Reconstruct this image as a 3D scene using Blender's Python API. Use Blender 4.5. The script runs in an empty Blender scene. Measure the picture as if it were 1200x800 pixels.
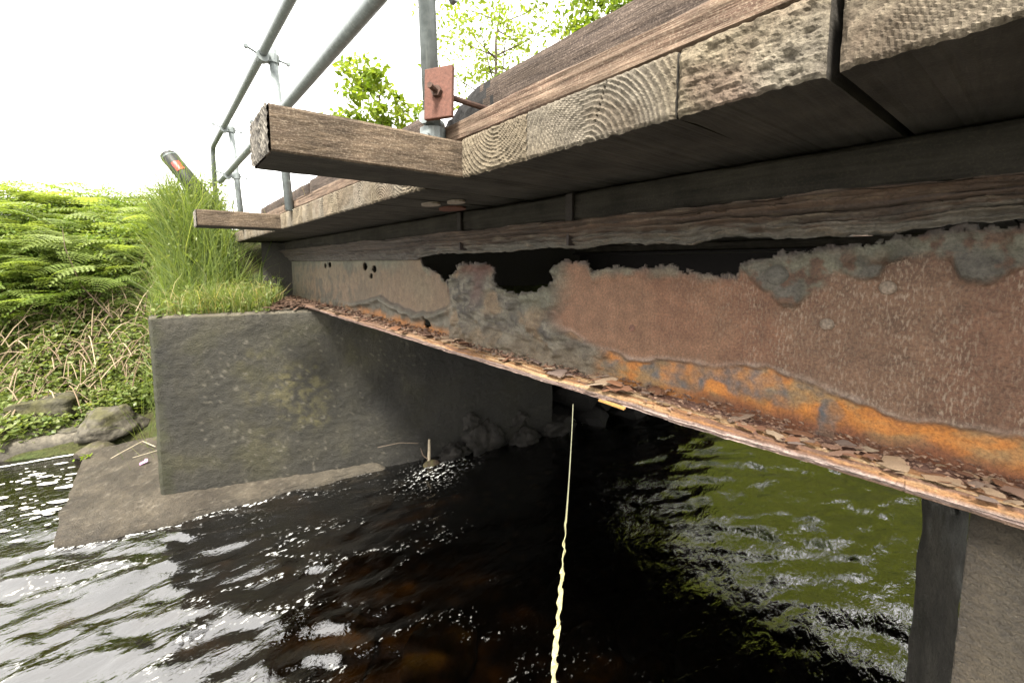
import bpy, math, random
import numpy as np
from mathutils import Vector, Matrix, noise as N
R = random.Random(7)
sc = bpy.context.scene
ZW = 2.45                      # camera height above the water (water is Z = 0)

# ------------------------------------------------------------------ camera
cam_d = bpy.data.cameras.new("camera")
cam = bpy.data.objects.new("camera", cam_d)
sc.collection.objects.link(cam)
sc.camera = cam
cam_d.sensor_width = 36.0
cam_d.lens = 36.0 * 455.0 / 1200.0
cam_d.shift_y = -50.0 / 1200.0
cam_d.clip_start = 0.02
cam_d.clip_end = 2000
PITCH, YAW = math.radians(5.274), math.radians(41.901)
cam.location = (0, 0, ZW)
cam.rotation_euler = (math.pi / 2 - PITCH, 0, -YAW)

# ------------------------------------------------------------------ light
SUN_EL = math.radians(56)
SUN_DIR = Vector((-0.80, -0.60, 0)).normalized()
world = bpy.data.worlds.new("World")
sc.world = world
world.use_nodes = True
wn = world.node_tree.nodes; wl = world.node_tree.links
bg = wn["Background"]
sky = wn.new("ShaderNodeTexSky")
sky.sky_type = 'NISHITA'
sky.sun_disc = False
sky.sun_elevation = SUN_EL
sky.sun_rotation = math.atan2(SUN_DIR.x, SUN_DIR.y)
sky.dust_density = 4.0
mixw = wn.new("ShaderNodeMix"); mixw.data_type = 'RGBA'
mixw.inputs[0].default_value = 0.88            # thin bright cloud over nearly all of the sky
mixw.inputs[7].default_value = (12.1, 11.7, 11.1, 1)
wl.new(sky.outputs[0], mixw.inputs[6])
wl.new(mixw.outputs[2], bg.inputs[0])
bg.inputs[1].default_value = 0.10
sun_d = bpy.data.lights.new("sun", 'SUN')
sun_d.energy = 4.6
sun_d.angle = math.radians(13.0)            # hazy sun
sun_d.color = (1.0, 0.95, 0.87)
sun = bpy.data.objects.new("sun", sun_d)
sc.collection.objects.link(sun)
tow = Vector((SUN_DIR.x * math.cos(SUN_EL), SUN_DIR.y * math.cos(SUN_EL), math.sin(SUN_EL)))
sun.rotation_euler = (-tow).to_track_quat('-Z', 'Y').to_euler()
sc.view_settings.view_transform = 'Standard'
sc.view_settings.look = 'None'
sc.view_settings.exposure = 1.95
sc.view_settings.gamma = 1.0
sc.render.engine = 'CYCLES'
sc.cycles.max_bounces = 8
sc.cycles.transparent_max_bounces = 12

# ------------------------------------------------------------------ helpers
def fr(x, y, z, o=4, h=1.0):
    return N.fractal(Vector((x, y, z)), h, 2.0, o)
def nz(x, y, z):
    return N.noise(Vector((x, y, z)))
def sst(a, b, x):
    t = (x - a) / (b - a)
    t = 0.0 if t < 0 else (1.0 if t > 1 else t)
    return t * t * (3 - 2 * t)
def mixc(a, b, f):
    f = 0.0 if f < 0 else (1.0 if f > 1 else f)
    return (a[0] + (b[0] - a[0]) * f, a[1] + (b[1] - a[1]) * f, a[2] + (b[2] - a[2]) * f)
def pl(pts, x):                                  # piecewise linear, pts ascending in x
    if x <= pts[0][0]: return pts[0][1]
    for (x0, y0), (x1, y1) in zip(pts, pts[1:]):
        if x <= x1:
            return y0 + (y1 - y0) * (x - x0) / (x1 - x0 + 1e-9)
    return pts[-1][1]

COL = sc.collection
def mesh(name, V, F, mats, col=None, midx=None, smooth=False, vattr=None):
    m = bpy.data.meshes.new(name)
    m.from_pydata([tuple(v) for v in V], [], F)
    if not isinstance(mats, (list, tuple)): mats = [mats]
    for a in mats: m.materials.append(a)
    if midx is not None: m.polygons.foreach_set("material_index", midx)
    if smooth: m.polygons.foreach_set("use_smooth", [True] * len(m.polygons))
    if col is not None:
        a = m.color_attributes.new("Col", 'FLOAT_COLOR', 'POINT')
        flat = np.ones((len(V), 4), dtype=np.float32); flat[:, :3] = np.array(col, dtype=np.float32)[:, :3]
        a.data.foreach_set("color", flat.ravel())
    if vattr:
        for k, arr in vattr.items():
            a = m.attributes.new(k, 'FLOAT', 'POINT'); a.data.foreach_set("value", np.asarray(arr, dtype=np.float32))
    m.update()
    return m
def link(name, m, parent=None, loc=(0, 0, 0)):
    o = bpy.data.objects.new(name, m)
    COL.objects.link(o)
    o.location = loc
    if parent is not None: o.parent = parent
    return o
def wloc(o):
    v = Vector(o.location)
    while o.parent is not None:
        o = o.parent; v += Vector(o.location)
    return v
def obj(name, V, F, mats, parent=None, org=None, **kw):   # V in world coordinates
    base = wloc(parent) if parent is not None else Vector((0, 0, 0))
    o0 = Vector(org) if org is not None else base
    A = np.array(V, dtype=float) - np.array(o0)
    m = mesh(name, A.tolist(), F, mats, **kw)
    return link(name, m, parent, o0 - base if parent is not None else o0)
def tag(o, label=None, cat=None, group=None, kind=None):
    if label: o['label'] = label
    if cat: o['category'] = cat
    if group: o['group'] = group
    if kind: o['kind'] = kind
    return o
def thing(name, label, cat, loc, group=None):
    o = bpy.data.objects.new(name, None); COL.objects.link(o)
    o.location = loc; o.empty_display_size = 0.1
    return tag(o, label, cat, group)

class MB:
    def __init__(s): s.V = []; s.F = []; s.C = []
    def add(s, V, F, col=None):
        n = len(s.V); s.V += [tuple(v) for v in V]; s.F += [tuple(i + n for i in f) for f in F]
        if col is not None: s.C += [col] * len(V)
    def box(s, x0, x1, y0, y1, z0, z1, col=None):
        V = [(x0,y0,z0),(x1,y0,z0),(x1,y1,z0),(x0,y1,z0),(x0,y0,z1),(x1,y0,z1),(x1,y1,z1),(x0,y1,z1)]
        s.add(V, [(3,2,1,0),(4,5,6,7),(0,1,5,4),(1,2,6,5),(2,3,7,6),(3,0,4,7)], col)
    def obox(s, c, ax, ay, az, col=None):        # centre + three half-axis vectors
        c, ax, ay, az = map(Vector, (c, ax, ay, az)); V = []
        for k in (-1, 1):
            for (i, j) in ((-1,-1),(1,-1),(1,1),(-1,1)): V.append(c + ax*i + ay*j + az*k)
        s.add(V, [(3,2,1,0),(4,5,6,7),(0,1,5,4),(1,2,6,5),(2,3,7,6),(3,0,4,7)], col)
    def tube(s, P, r, n=8, cap=True, col=None):
        P = [Vector(p) for p in P]; L = len(P); rr = r if isinstance(r, (list, tuple)) else [r]*L
        V = []; prev = None
        for i, p in enumerate(P):
            d = (P[min(i+1, L-1)] - P[max(i-1, 0)]).normalized()
            if prev is None:
                a = d.cross(Vector((0,0,1)));
                if a.length < 1e-3: a = d.cross(Vector((1,0,0)))
                a.normalize()
            else:
                a = (prev - d * prev.dot(d)).normalized()
            prev = a; b = d.cross(a)
            for k in range(n):
                t = 2*math.pi*k/n; V.append(p + (a*math.cos(t) + b*math.sin(t))*rr[i])
        F = []
        for i in range(L-1):
            for k in range(n):
                k2 = (k+1) % n; F.append((i*n+k, i*n+k2, (i+1)*n+k2, (i+1)*n+k))
        if cap: F.append(tuple(range(n-1, -1, -1))); F.append(tuple((L-1)*n+k for k in range(n)))
        s.add(V, F, col)
    def build(s, name, mat, parent=None, org=None, **kw):
        if s.C and len(s.C) == len(s.V): kw['col'] = s.C
        return obj(name, s.V, s.F, mat, parent, org, **kw)

def grid_faces(nu, nv):                           # index u*nv+v
    return [(u*nv+v, (u+1)*nv+v, (u+1)*nv+v+1, u*nv+v+1) for u in range(nu-1) for v in range(nv-1)]

# ------------------------------------------------------------------ materials
ALB = 0.62                                        # scale of every reflectance below, lowered against the higher exposure
class NT:
    def __init__(s, name):
        s.m = bpy.data.materials.new(name); s.m.use_nodes = True
        s.t = s.m.node_tree; s.n = s.t.nodes; s.l = s.t.links
        s.bsdf = s.n["Principled BSDF"]; s.out = s.n["Material Output"]
        s.tc = s.n.new("ShaderNodeTexCoord"); s.co = s.tc.outputs["Object"]
    def map(s, scale=(1,1,1), src=None):
        n = s.n.new("ShaderNodeMapping"); n.inputs["Scale"].default_value = scale
        s.l.new(src or s.co, n.inputs["Vector"]); return n.outputs[0]
    def noise(s, scale, detail=4, rough=0.6, vec=None, dist=0.0):
        n = s.n.new("ShaderNodeTexNoise"); n.inputs["Scale"].default_value = scale
        n.inputs["Detail"].default_value = detail; n.inputs["Roughness"].default_value = rough
        n.inputs["Distortion"].default_value = dist
        s.l.new(vec or s.co, n.inputs["Vector"]); return n.outputs["Fac"]
    def voro(s, scale, feature='F1', vec=None):
        n = s.n.new("ShaderNodeTexVoronoi"); n.feature = feature; n.inputs["Scale"].default_value = scale
        s.l.new(vec or s.co, n.inputs["Vector"]); return n.outputs["Distance"]
    def ramp(s, fac, *stops):
        n = s.n.new("ShaderNodeValToRGB"); cr = n.color_ramp
        while len(cr.elements) < len(stops): cr.elements.new(0.5)
        for e, (p, c) in zip(cr.elements, stops):
            e.position = p; e.color = (c, c, c, 1) if not isinstance(c, tuple) else (*c, 1)
        s.l.new(fac, n.inputs[0]); return n.outputs[0]
    def mix(s, f, a, b, mode='MIX'):
        n = s.n.new("ShaderNodeMix"); n.data_type = 'RGBA'; n.blend_type = mode
        for sock, v in ((n.inputs[0], f), (n.inputs[6], a), (n.inputs[7], b)):
            if isinstance(v, (int, float)): sock.default_value = v if sock.type == 'VALUE' else (v, v, v, 1)
            elif isinstance(v, tuple): sock.default_value = (*v, 1)
            else: s.l.new(v, sock)
        return n.outputs[2]
    def math(s, op, a, b=0.0, clamp=False):
        n = s.n.new("ShaderNodeMath"); n.operation = op; n.use_clamp = clamp
        for sock, v in ((n.inputs[0], a), (n.inputs[1], b)):
            if isinstance(v, (int, float)): sock.default_value = v
            else: s.l.new(v, sock)
        return n.outputs[0]
    def attr(s, name, out="Color"):
        n = s.n.new("ShaderNodeAttribute"); n.attribute_name = name; return n.outputs[out]
    def rnd(s):
        n = s.n.new("ShaderNodeObjectInfo"); return n.outputs["Random"]
    def bump(s, h, strength, dist, prev=None):
        n = s.n.new("ShaderNodeBump"); n.inputs["Strength"].default_value = strength; n.inputs["Distance"].default_value = dist
        s.l.new(h, n.inputs["Height"])
        if prev is not None: s.l.new(prev, n.inputs["Normal"])
        return n.outputs[0]
    def fin(s, col, rough=0.8, normal=None, spec=0.3, metal=0.0):
        b = s.bsdf
        if isinstance(col, tuple): b.inputs["Base Color"].default_value = (*(v * ALB for v in col), 1)
        else: s.l.new(s.mix(1.0, col, (ALB, ALB, ALB), 'MULTIPLY'), b.inputs["Base Color"])
        if isinstance(rough, (int, float)): b.inputs["Roughness"].default_value = rough
        else: s.l.new(rough, b.inputs["Roughness"])
        b.inputs["Specular IOR Level"].default_value = spec; b.inputs["Metallic"].default_value = metal
        if normal is not None: s.l.new(normal, b.inputs["Normal"])
        return s.m

def m_rust():
    t = NT("rusted_steel"); c = t.attr("Col")
    n1 = t.noise(18, 6, .65); n2 = t.noise(140, 4, .7); n3 = t.noise(420, 2, .6)
    v = t.ramp(n1, (.25, .62), (.75, 1.3)); v2 = t.ramp(n2, (.3, .6), (.7, 1.35))
    c = t.mix(1.0, c, v, 'MULTIPLY'); c = t.mix(1.0, c, v2, 'MULTIPLY')
    # pale mineral drips and dots on the flat plate, strength from the attribute 'dots'
    d = t.noise(1, 3, .6, t.map((150, 190, 62))); dm = t.ramp(d, (.50, 0.0), (.64, .85))
    big = t.ramp(t.noise(1, 3, .6, t.map((9, 14, 3))), (.36, .15), (.66, 1.0))
    f = t.math('MULTIPLY', t.math('MULTIPLY', dm, t.attr("dots", "Fac")), big)
    c = t.mix(f, c, (.36, .28, .21))
    b = t.bump(n1, .5, .012); b = t.bump(n2, .75, .004, b); b = t.bump(n3, .5, .0015, b)
    return t.fin(c, .72, b, .35)
def m_wood(name, c1, c2, c3, axis='x', bumpd=.004, plain=False):
    t = NT(name)
    s1 = {'x': (3, 60, 60), 'y': (60, 3, 60)}[axis]; s2 = {'x': (10, 220, 220), 'y': (220, 10, 220)}[axis]
    g = t.noise(1, 5, .6, t.map(s1), .4); g2 = t.noise(1, 3, .6, t.map(s2)); sp = t.noise(170, 4, .75); pt = t.noise(7, 4, .6)
    c = t.mix(t.ramp(g, (.35, 0.0), (.65, 1.0)), c1, c2)
    c = t.mix(t.ramp(sp, (.5, 0.0), (.66, .8)), c, c3)
    c = t.mix(1.0, c, t.ramp(pt, (.3, .55), (.7, 1.25)), 'MULTIPLY')
    c = t.mix(1.0, c, t.ramp(g2, (.35, .93 if plain else .7), (.6, 1.05 if plain else 1.15)), 'MULTIPLY')
    k = .3 if plain else 1
    b = t.bump(g, .6 * k, bumpd); b = t.bump(g2, .7 * k, bumpd * .6, b); b = t.bump(sp, .6, .003, b)
    return t.fin(c, .85, b, .2)
def m_endgrain():
    t = NT("end_grain_wood"); c = t.attr("Col")
    n2 = t.noise(160, 5, .75); n1 = t.noise(14, 4, .6)
    c = t.mix(1.0, c, t.ramp(n2, (.3, .45), (.68, 1.45)), 'MULTIPLY'); c = t.mix(1.0, c, t.ramp(n1, (.3, .7), (.7, 1.2)), 'MULTIPLY')
    b = t.bump(n2, .9, .004)
    return t.fin(c, .9, b, .15)
def m_concrete():
    t = NT("weathered_concrete"); c = t.attr("Col")
    n1 = t.noise(5, 5, .6); n2 = t.noise(75, 6, .75); v = t.voro(85); n3 = t.noise(260, 3, .6)
    c = t.mix(1.0, c, t.ramp(n1, (.3, .7), (.7, 1.25)), 'MULTIPLY'); c = t.mix(1.0, c, t.ramp(n2, (.3, .6), (.7, 1.35)), 'MULTIPLY')
    c = t.mix(t.ramp(v, (.05, .35), (.2, 0.0)), c, (.2, .18, .14))
    b = t.bump(n2, 1.0, .030); b = t.bump(v, .6, .010, b); b = t.bump(n3, .6, .004, b)
    return t.fin(c, t.ramp(n1, (.3, .55), (.7, .9)), b, .35)
def m_vcol(name, rough=.8, scale=40, bd=.004, amp=.4, spec=.25, rnd=0.0):
    t = NT(name); c = t.attr("Col"); n = t.noise(scale, 5, .65)
    c = t.mix(1.0, c, t.ramp(n, (.3, 1 - amp), (.7, 1 + amp)), 'MULTIPLY')
    if rnd:
        c = t.mix(1.0, c, t.ramp(t.rnd(), (0.0, 1 - rnd), (1.0, 1 + rnd)), 'MULTIPLY')
    return t.fin(c, rough, t.bump(n, .6, bd), spec)
def m_flake():
    t = NT("rust_flake"); n = t.noise(60, 4, .65); n2 = t.noise(14, 3, .6)
    a = t.ramp(t.rnd(), (0.0, (.20, .09, .05)), (.25, (.33, .15, .07)), (.5, (.26, .2, .17)), (.75, (.40, .27, .16)), (1.0, (.46, .36, .25)))
    c = t.mix(t.ramp(n2, (.35, 0.0), (.7, .55)), a, (.2, .13, .1))
    c = t.mix(1.0, c, t.ramp(n, (.3, .65), (.7, 1.25)), 'MULTIPLY')
    return t.fin(c, .8, t.bump(n, .7, .003), .25)
def m_leaf(name, c1, c2, trans=.45, rough=.5, c3=None):
    t = NT(name)
    if True:
        ca = t.attr("tint", "Fac")
        c = t.mix(ca, c1, c2)
        if c3: c = t.mix(t.ramp(ca, (.86, 0.0), (.93, 1.0)), c, c3)
    t.fin(c, rough, None, .25)
    tr = t.n.new("ShaderNodeBsdfTranslucent"); t.l.new(t.mix(1.0, c, (1.5 * ALB, 1.5 * ALB, .7 * ALB), 'MULTIPLY'), tr.inputs[0])
    mx = t.n.new("ShaderNodeMixShader"); mx.inputs[0].default_value = trans
    t.l.new(t.bsdf.outputs[0], mx.inputs[1]); t.l.new(tr.outputs[0], mx.inputs[2]); t.l.new(mx.outputs[0], t.out.inputs[0])
    return t.m
def m_galv():
    t = NT("galvanised_steel"); n = t.noise(30, 4, .6); n2 = t.noise(1, 4, .6, t.map((60, 60, 9)))
    c = t.mix(t.ramp(n, (.35, 0.0), (.7, 1.0)), (.21, .24, .24), (.33, .37, .365))
    c = t.mix(t.ramp(n2, (.55, 0.0), (.72, .8)), c, (.45, .48, .46))
    return t.fin(c, t.ramp(n, (.3, .38), (.7, .6)), t.bump(n2, .3, .001), .5, .35)
def m_plain(name, c, rough=.7, sc_=60, amp=.3, bd=.002, spec=.3, metal=0.0):
    t = NT(name); n = t.noise(sc_, 5, .65)
    cc = t.mix(t.ramp(n, (.3, 0.0), (.7, 1.0)), tuple(v*(1-amp) for v in c), tuple(min(1, v*(1+amp)) for v in c))
    return t.fin(cc, rough, t.bump(n, .6, bd), spec, metal)
def m_ground():
    t = NT("earth_and_litter"); n = t.noise(3, 6, .65); n2 = t.noise(35, 5, .7)
    c = t.ramp(n, (.3, (.05, .04, .022)), (.5, (.07, .075, .025)), (.7, (.07, .10, .03)))
    c = t.mix(1.0, c, t.ramp(n2, (.3, .5), (.7, 1.4)), 'MULTIPLY')
    return t.fin(c, .9, t.bump(n2, 1.0, .04), .15)
def m_bed():
    t = NT("river_bed"); n = t.noise(2.2, 5, .6); v = t.voro(5.5); n2 = t.noise(25, 4, .6)
    c = t.ramp(n, (.3, (.05, .032, .014)), (.6, (.12, .075, .03)), (.8, (.17, .11, .05)))
    c = t.mix(1.0, c, t.ramp(v, (.1, 1.25), (.5, .45)), 'MULTIPLY')
    return t.fin(c, .9, t.bump(n2, .5, .02), .1)
def m_water():
    t = NT("river_water")
    n1 = t.noise(1, 3, .55, t.map((8, 19, 8)), .5); n2 = t.noise(1, 3, .6, t.map((34, 60, 34)))
    b = t.bump(n1, .42, .020); b = t.bump(n2, .14, .006, b)
    fz = t.n.new("ShaderNodeFresnel"); fz.inputs["IOR"].default_value = 2.2; t.l.new(b, fz.inputs["Normal"])
    tr = t.n.new("ShaderNodeBsdfTransparent"); tr.inputs[0].default_value = (.40, .30, .145, 1)
    gl = t.n.new("ShaderNodeBsdfGlossy"); gl.inputs["Roughness"].default_value = .03; gl.inputs[0].default_value = (1, 1, 1, 1)
    t.l.new(b, gl.inputs["Normal"])
    mx = t.n.new("ShaderNodeMixShader"); t.l.new(fz.outputs[0], mx.inputs[0]); t.l.new(tr.outputs[0], mx.inputs[1]); t.l.new(gl.outputs[0], mx.inputs[2])
    df = t.n.new("ShaderNodeBsdfDiffuse"); df.inputs[0].default_value = (.5, .5, .47, 1); t.l.new(b, df.inputs["Normal"])
    fo = t.attr("foam", "Fac"); fn = t.noise(1, 4, .6, t.map((22, 34, 22)))
    k = t.math('ADD', fo, t.math('SUBTRACT', fn, .62)); k = t.math('MULTIPLY', k, 9.0, True)
    k = t.math('MULTIPLY', k, t.math('MULTIPLY', fo, 12.0, True))
    m2 = t.n.new("ShaderNodeMixShader"); t.l.new(k, m2.inputs[0]); t.l.new(mx.outputs[0], m2.inputs[1]); t.l.new(df.outputs[0], m2.inputs[2])
    t.l.new(m2.outputs[0], t.out.inputs[0])
    return t.m

RUST = m_rust(); ENDG = m_endgrain(); CONC = m_concrete(); FLK = m_flake(); GALV = m_galv()
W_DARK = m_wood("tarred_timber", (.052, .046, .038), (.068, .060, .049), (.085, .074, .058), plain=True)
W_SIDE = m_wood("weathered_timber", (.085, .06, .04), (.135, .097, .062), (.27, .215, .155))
W_KERB = m_wood("kerb_timber", (.11, .066, .045), (.235, .165, .115), (.32, .25, .18), 'y', .006)
W_KERB2 = m_wood("dark_kerb_timber", (.058, .042, .034), (.118, .088, .068), (.23, .18, .145), 'y', .006)
W_BEAR = m_wood("bearer_timber", (.038, .034, .028), (.062, .055, .043), (.085, .075, .05), 'y', .004, True)
PLATE = m_plain("red_rust_plate", (.145, .062, .042), .8, 90, .3, .002)
CHAR = m_plain("charred_wood", (.03, .028, .027), .9, 40, .5, .008)
DRUST = m_plain("dark_rust", (.09, .05, .035), .8, 60, .4, .003)
STONE = m_vcol("river_rock", .8, 18, .03, .45)
DRY = m_vcol("dry_stems", .9, 60, .002, .3, .15)
BARK = m_plain("bark", (.10, .08, .055), .9, 25, .4, .02)
LEAF = m_leaf("tree_leaf", (.10, .17, .02), (.20, .27, .035), .5)
LEAF_Y = m_leaf("young_leaf", (.15, .25, .02), (.32, .38, .06), .5)
FERN = m_leaf("bracken_leaf", (.13, .22, .04), (.31, .37, .11), .5)
SCRUB = m_leaf("sunlit_scrub", (.20, .26, .06), (.44, .47, .15), .4)
IVY = m_leaf("bramble_leaf", (.12, .18, .04), (.30, .34, .12), .45, .4)
GRASS = m_leaf("grass_blade", (.07, .125, .03), (.28, .34, .10), .45, .5, (.45, .38, .2))
GROUND = m_ground(); BED = m_bed(); WATER = m_water()
BLACK = m_plain("black_plastic", (.012, .013, .014), .55, 60, .3, .0005, .3)
REDREF = m_plain("red_reflector", (.62, .03, .02), .3, 200, .25, .0005, .6)
GREYBAND = m_plain("grey_band", (.12, .15, .15), .5, 60, .2, .0005, .4)
TAPE = m_plain("yellow_tape", (.62, .58, .26), .6, 240, .35, .0008, .3)
WHITE_ST = m_plain("pale_stone", (.62, .58, .5), .8, 40, .2, .004)
PINK = m_plain("pink_petal", (.60, .30, .55), .6, 60, .1, .0005)

# ------------------------------------------------------------------ ground, bed and water
UX, UY = .37, .93                                 # river normal (towards the far bank)
def ground_h(X, Y):
    s = UX * X + UY * Y
    toe = 6.42 + (5.6 - 6.42) * sst(-.22, .05, X)
    toe += (5.0 - 5.6) * sst(5.5, 8, X)
    toe += .10 * nz(X * 1.3, Y * 1.3, 4)
    bed = -.55 + .12 * fr(X * .9, Y * .9, 2.2, 4)
    k = sst(-.22, .15, X) * (1 - sst(5.5, 8, X))
    r = s - toe
    prof = [(-.5, -.5), (-.05, -.14), (.12, .06), (.4, .16), (.9, .36), (1.25, .75), (1.8, 1.30), (2.6, 2.1), (4, 2.75), (6, 3.3), (9, 3.6)]
    steep = [(-.3, -.3), (0, 1.0), (.3, 1.8), (.8, 2.6), (1.1, 2.88), (2.0, 2.93), (9, 2.95)]
    far = pl(prof, r) * (1 - k) + pl(steep, r) * k
    rh = max(r, min(r + 6, (X - 9.0) * 1.0 + .12 * (Y + 2)))
    hill = sst(6.6, 8.2, X) * (1 - sst(5.5, 10, Y)) * (1 - sst(26, 40, X))
    far = far * (1 - hill) + pl([(-.5, -.5), (0, .1), (.6, 1.0), (6, 7.6), (9, 9.5), (30, 11)], rh) * hill
    if hill > .5: r = rh
    near = -9 if X > 6 else pl([(0, -.5), (.5, .1), (1.2, .5), (3, 1.6), (7, 2.4)], -.7 - s)
    h = max(bed if r < .0 else far, far if r > -.5 else -9, near if s < -.7 else -9)
    if r > 0 or s < -.9: h += .10 * fr(X * 1.1, Y * 1.1, 9, 4) * min(1, abs(r))
    return h
def axis(lo, a, b, hi, fine, coarse):
    out = list(np.arange(a, b, fine)); x = b; st = fine
    while x < hi: out.append(x); st = min(coarse, st * 1.25); x += st
    out.append(hi); x = a; st = fine; pre = []
    while True:
        st = min(coarse, st * 1.25); x -= st
        if x < lo: break
        pre.append(x)
    pre.append(lo)
    return pre[::-1] + out
gx = axis(-300, -3.2, 9, 300, .12, 30); gy = axis(-300, -1.5, 14, 300, .12, 30)
V = [(x, y, ground_h(x, y)) for x in gx for y in gy]
gnd = obj("ground", V, grid_faces(len(gx), len(gy)), [GROUND, BED], smooth=True,
          midx=[0 if max(V[i*len(gy)+j][2], V[i*len(gy)+j+1][2], V[(i+1)*len(gy)+j][2]) > -.12 else 1 for i in range(len(gx)-1) for j in range(len(gy)-1)])
tag(gnd, kind='structure')

wx = np.array(axis(-200, -2.6, 7.2, 200, .026, 25)); wy = np.array(axis(-200, -.6, 8.2, 200, .026, 25))
Xg, Yg = np.meshgrid(wx, wy, indexing='ij'); sh = Xg.shape
U = .93 * Xg - .37 * Yg; S = .37 * Xg + .93 * Yg   # U downstream axis is -U
amp = np.zeros(sh)
Xf, Yf, Uf, Sf = (a.ravel() for a in (Xg, Yg, U, S))
H = np.zeros(len(Xf)); FO = np.zeros(len(Xf))
for i in range(len(Xf)):
    x, y, u, s = Xf[i], Yf[i], Uf[i], Sf[i]
    if not (-3.5 < x < 9 and -1.5 < y < 9): continue
    pool = sst(-.55, -.95, x) * sst(5.05, 5.5, y)             # sheltered pool left of the footing
    left = sst(2.3, .2, x) * (1 - pool)                        # rougher fast water on the left
    chute = math.exp(-((x - 4.6)**2 / .7 + (y - 4.0)**2 / .16)) + .55 * math.exp(-((x - 2.35)**2 / .25 + (y - 3.85)**2 / .07))
    wx_ = .25 * nz(u * .8, s * .8, 1.7)
    a = nz(u * .9, s * 2.2 + wx_, .3)
    b = nz(u * 2.4 + wx_, s * 5.2, 3.1)
    c = nz(u * 5.5, s * 11 + wx_ * 4, 5.7)
    r = 1 - abs(nz(u * 1.6 + .3 * c, s * 4.0 + wx_ * 2, 7.7)) * 2
    A = (1 - .93 * pool)
    calm = 1 - .55 * math.exp(-((x - 2.4)**2 / .8 + (y - 1.7)**2 / .8))
    H[i] = A * calm * (.022 * a + (.010 + .021 * left) * b + (.0030 + .012 * left) * c + .004 * left * nz(u * 11, s * 19 + wx_ * 6, 9.9) + (.005 + .014 * left) * r + sst(2.6, 4.5, x) * (.010 * b + .0045 * c + .010 * (r - .3))) + .05 * chute * (c + b + .5)
    f = .17 * chute
    # wash along the footing edge
    d1 = abs(y - pl([(-.845, 4.96), (-.49, 4.79), (-.09, 4.708), (.33, 4.644), (.79, 4.537), (1.275, 4.43), (1.71, 4.31)], x) + .02); 
    if -.9 < x < 1.75: f = max(f, .12 * sst(.09, .0, d1) * (1 - .7 * sst(.0, 1.2, x)))
    d2 = abs(x - (-.845 + .04 * (y - 5)))
    if 4.95 < y < 6.1: f = max(f, .26 * sst(.05, .0, d2))
    f = max(f, .07 * left * sst(.6, .95, r) * sst(.0, .5, a + .3))
    FO[i] = f
V = np.stack([Xf, Yf, H], 1)
wat = obj("river_water", V.tolist(), grid_faces(*sh), WATER, smooth=True, vattr={"foam": FO})
tag(wat, kind='structure')

# ------------------------------------------------------------------ abutment, footing, pier
def conc_col(x, y, z, top=False):
    n = fr(x * 1.6, y * 1.6, z * 1.6, 4); n2 = fr(x * 5 + 9, y * 5, z * 5, 4)
    c = mixc((.032, .030, .021), (.068, .062, .043), .5 + .9 * n)
    c = mixc(c, (.060, .056, .022), sst(.25, .8, n + .4 * n2 + .25 * sst(1.6, .6, abs(z - 1.0)) - .1) * .55)
    c = mixc(c, (.03, .028, .024), sst(.35, .0, z) * .6)
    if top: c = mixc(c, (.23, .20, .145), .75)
    return c
ab = thing("bridge_abutment", "rough dark concrete abutment block at the river edge under the far end of the girder", "abutment", (-.12, 5.03, 0))
AX, AY, DX, DY = -.15, 5.10, .94, -.341         # face start and direction
TOPZ = 1.93
def wall_grid(P, nu, nv, bev, colf, disp):
    """P(u,v)->point,normal ; displaced rough sheet"""
    V = []; C = []
    for i in range(nu):
        for j in range(nv):
            p, n = P(i/(nu-1), j/(nv-1)); d = disp(p)
            V.append((p[0]+n[0]*d, p[1]+n[1]*d, p[2]+n[2]*d)); C.append(colf(p))
    return V, grid_faces(nu, nv), C
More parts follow.
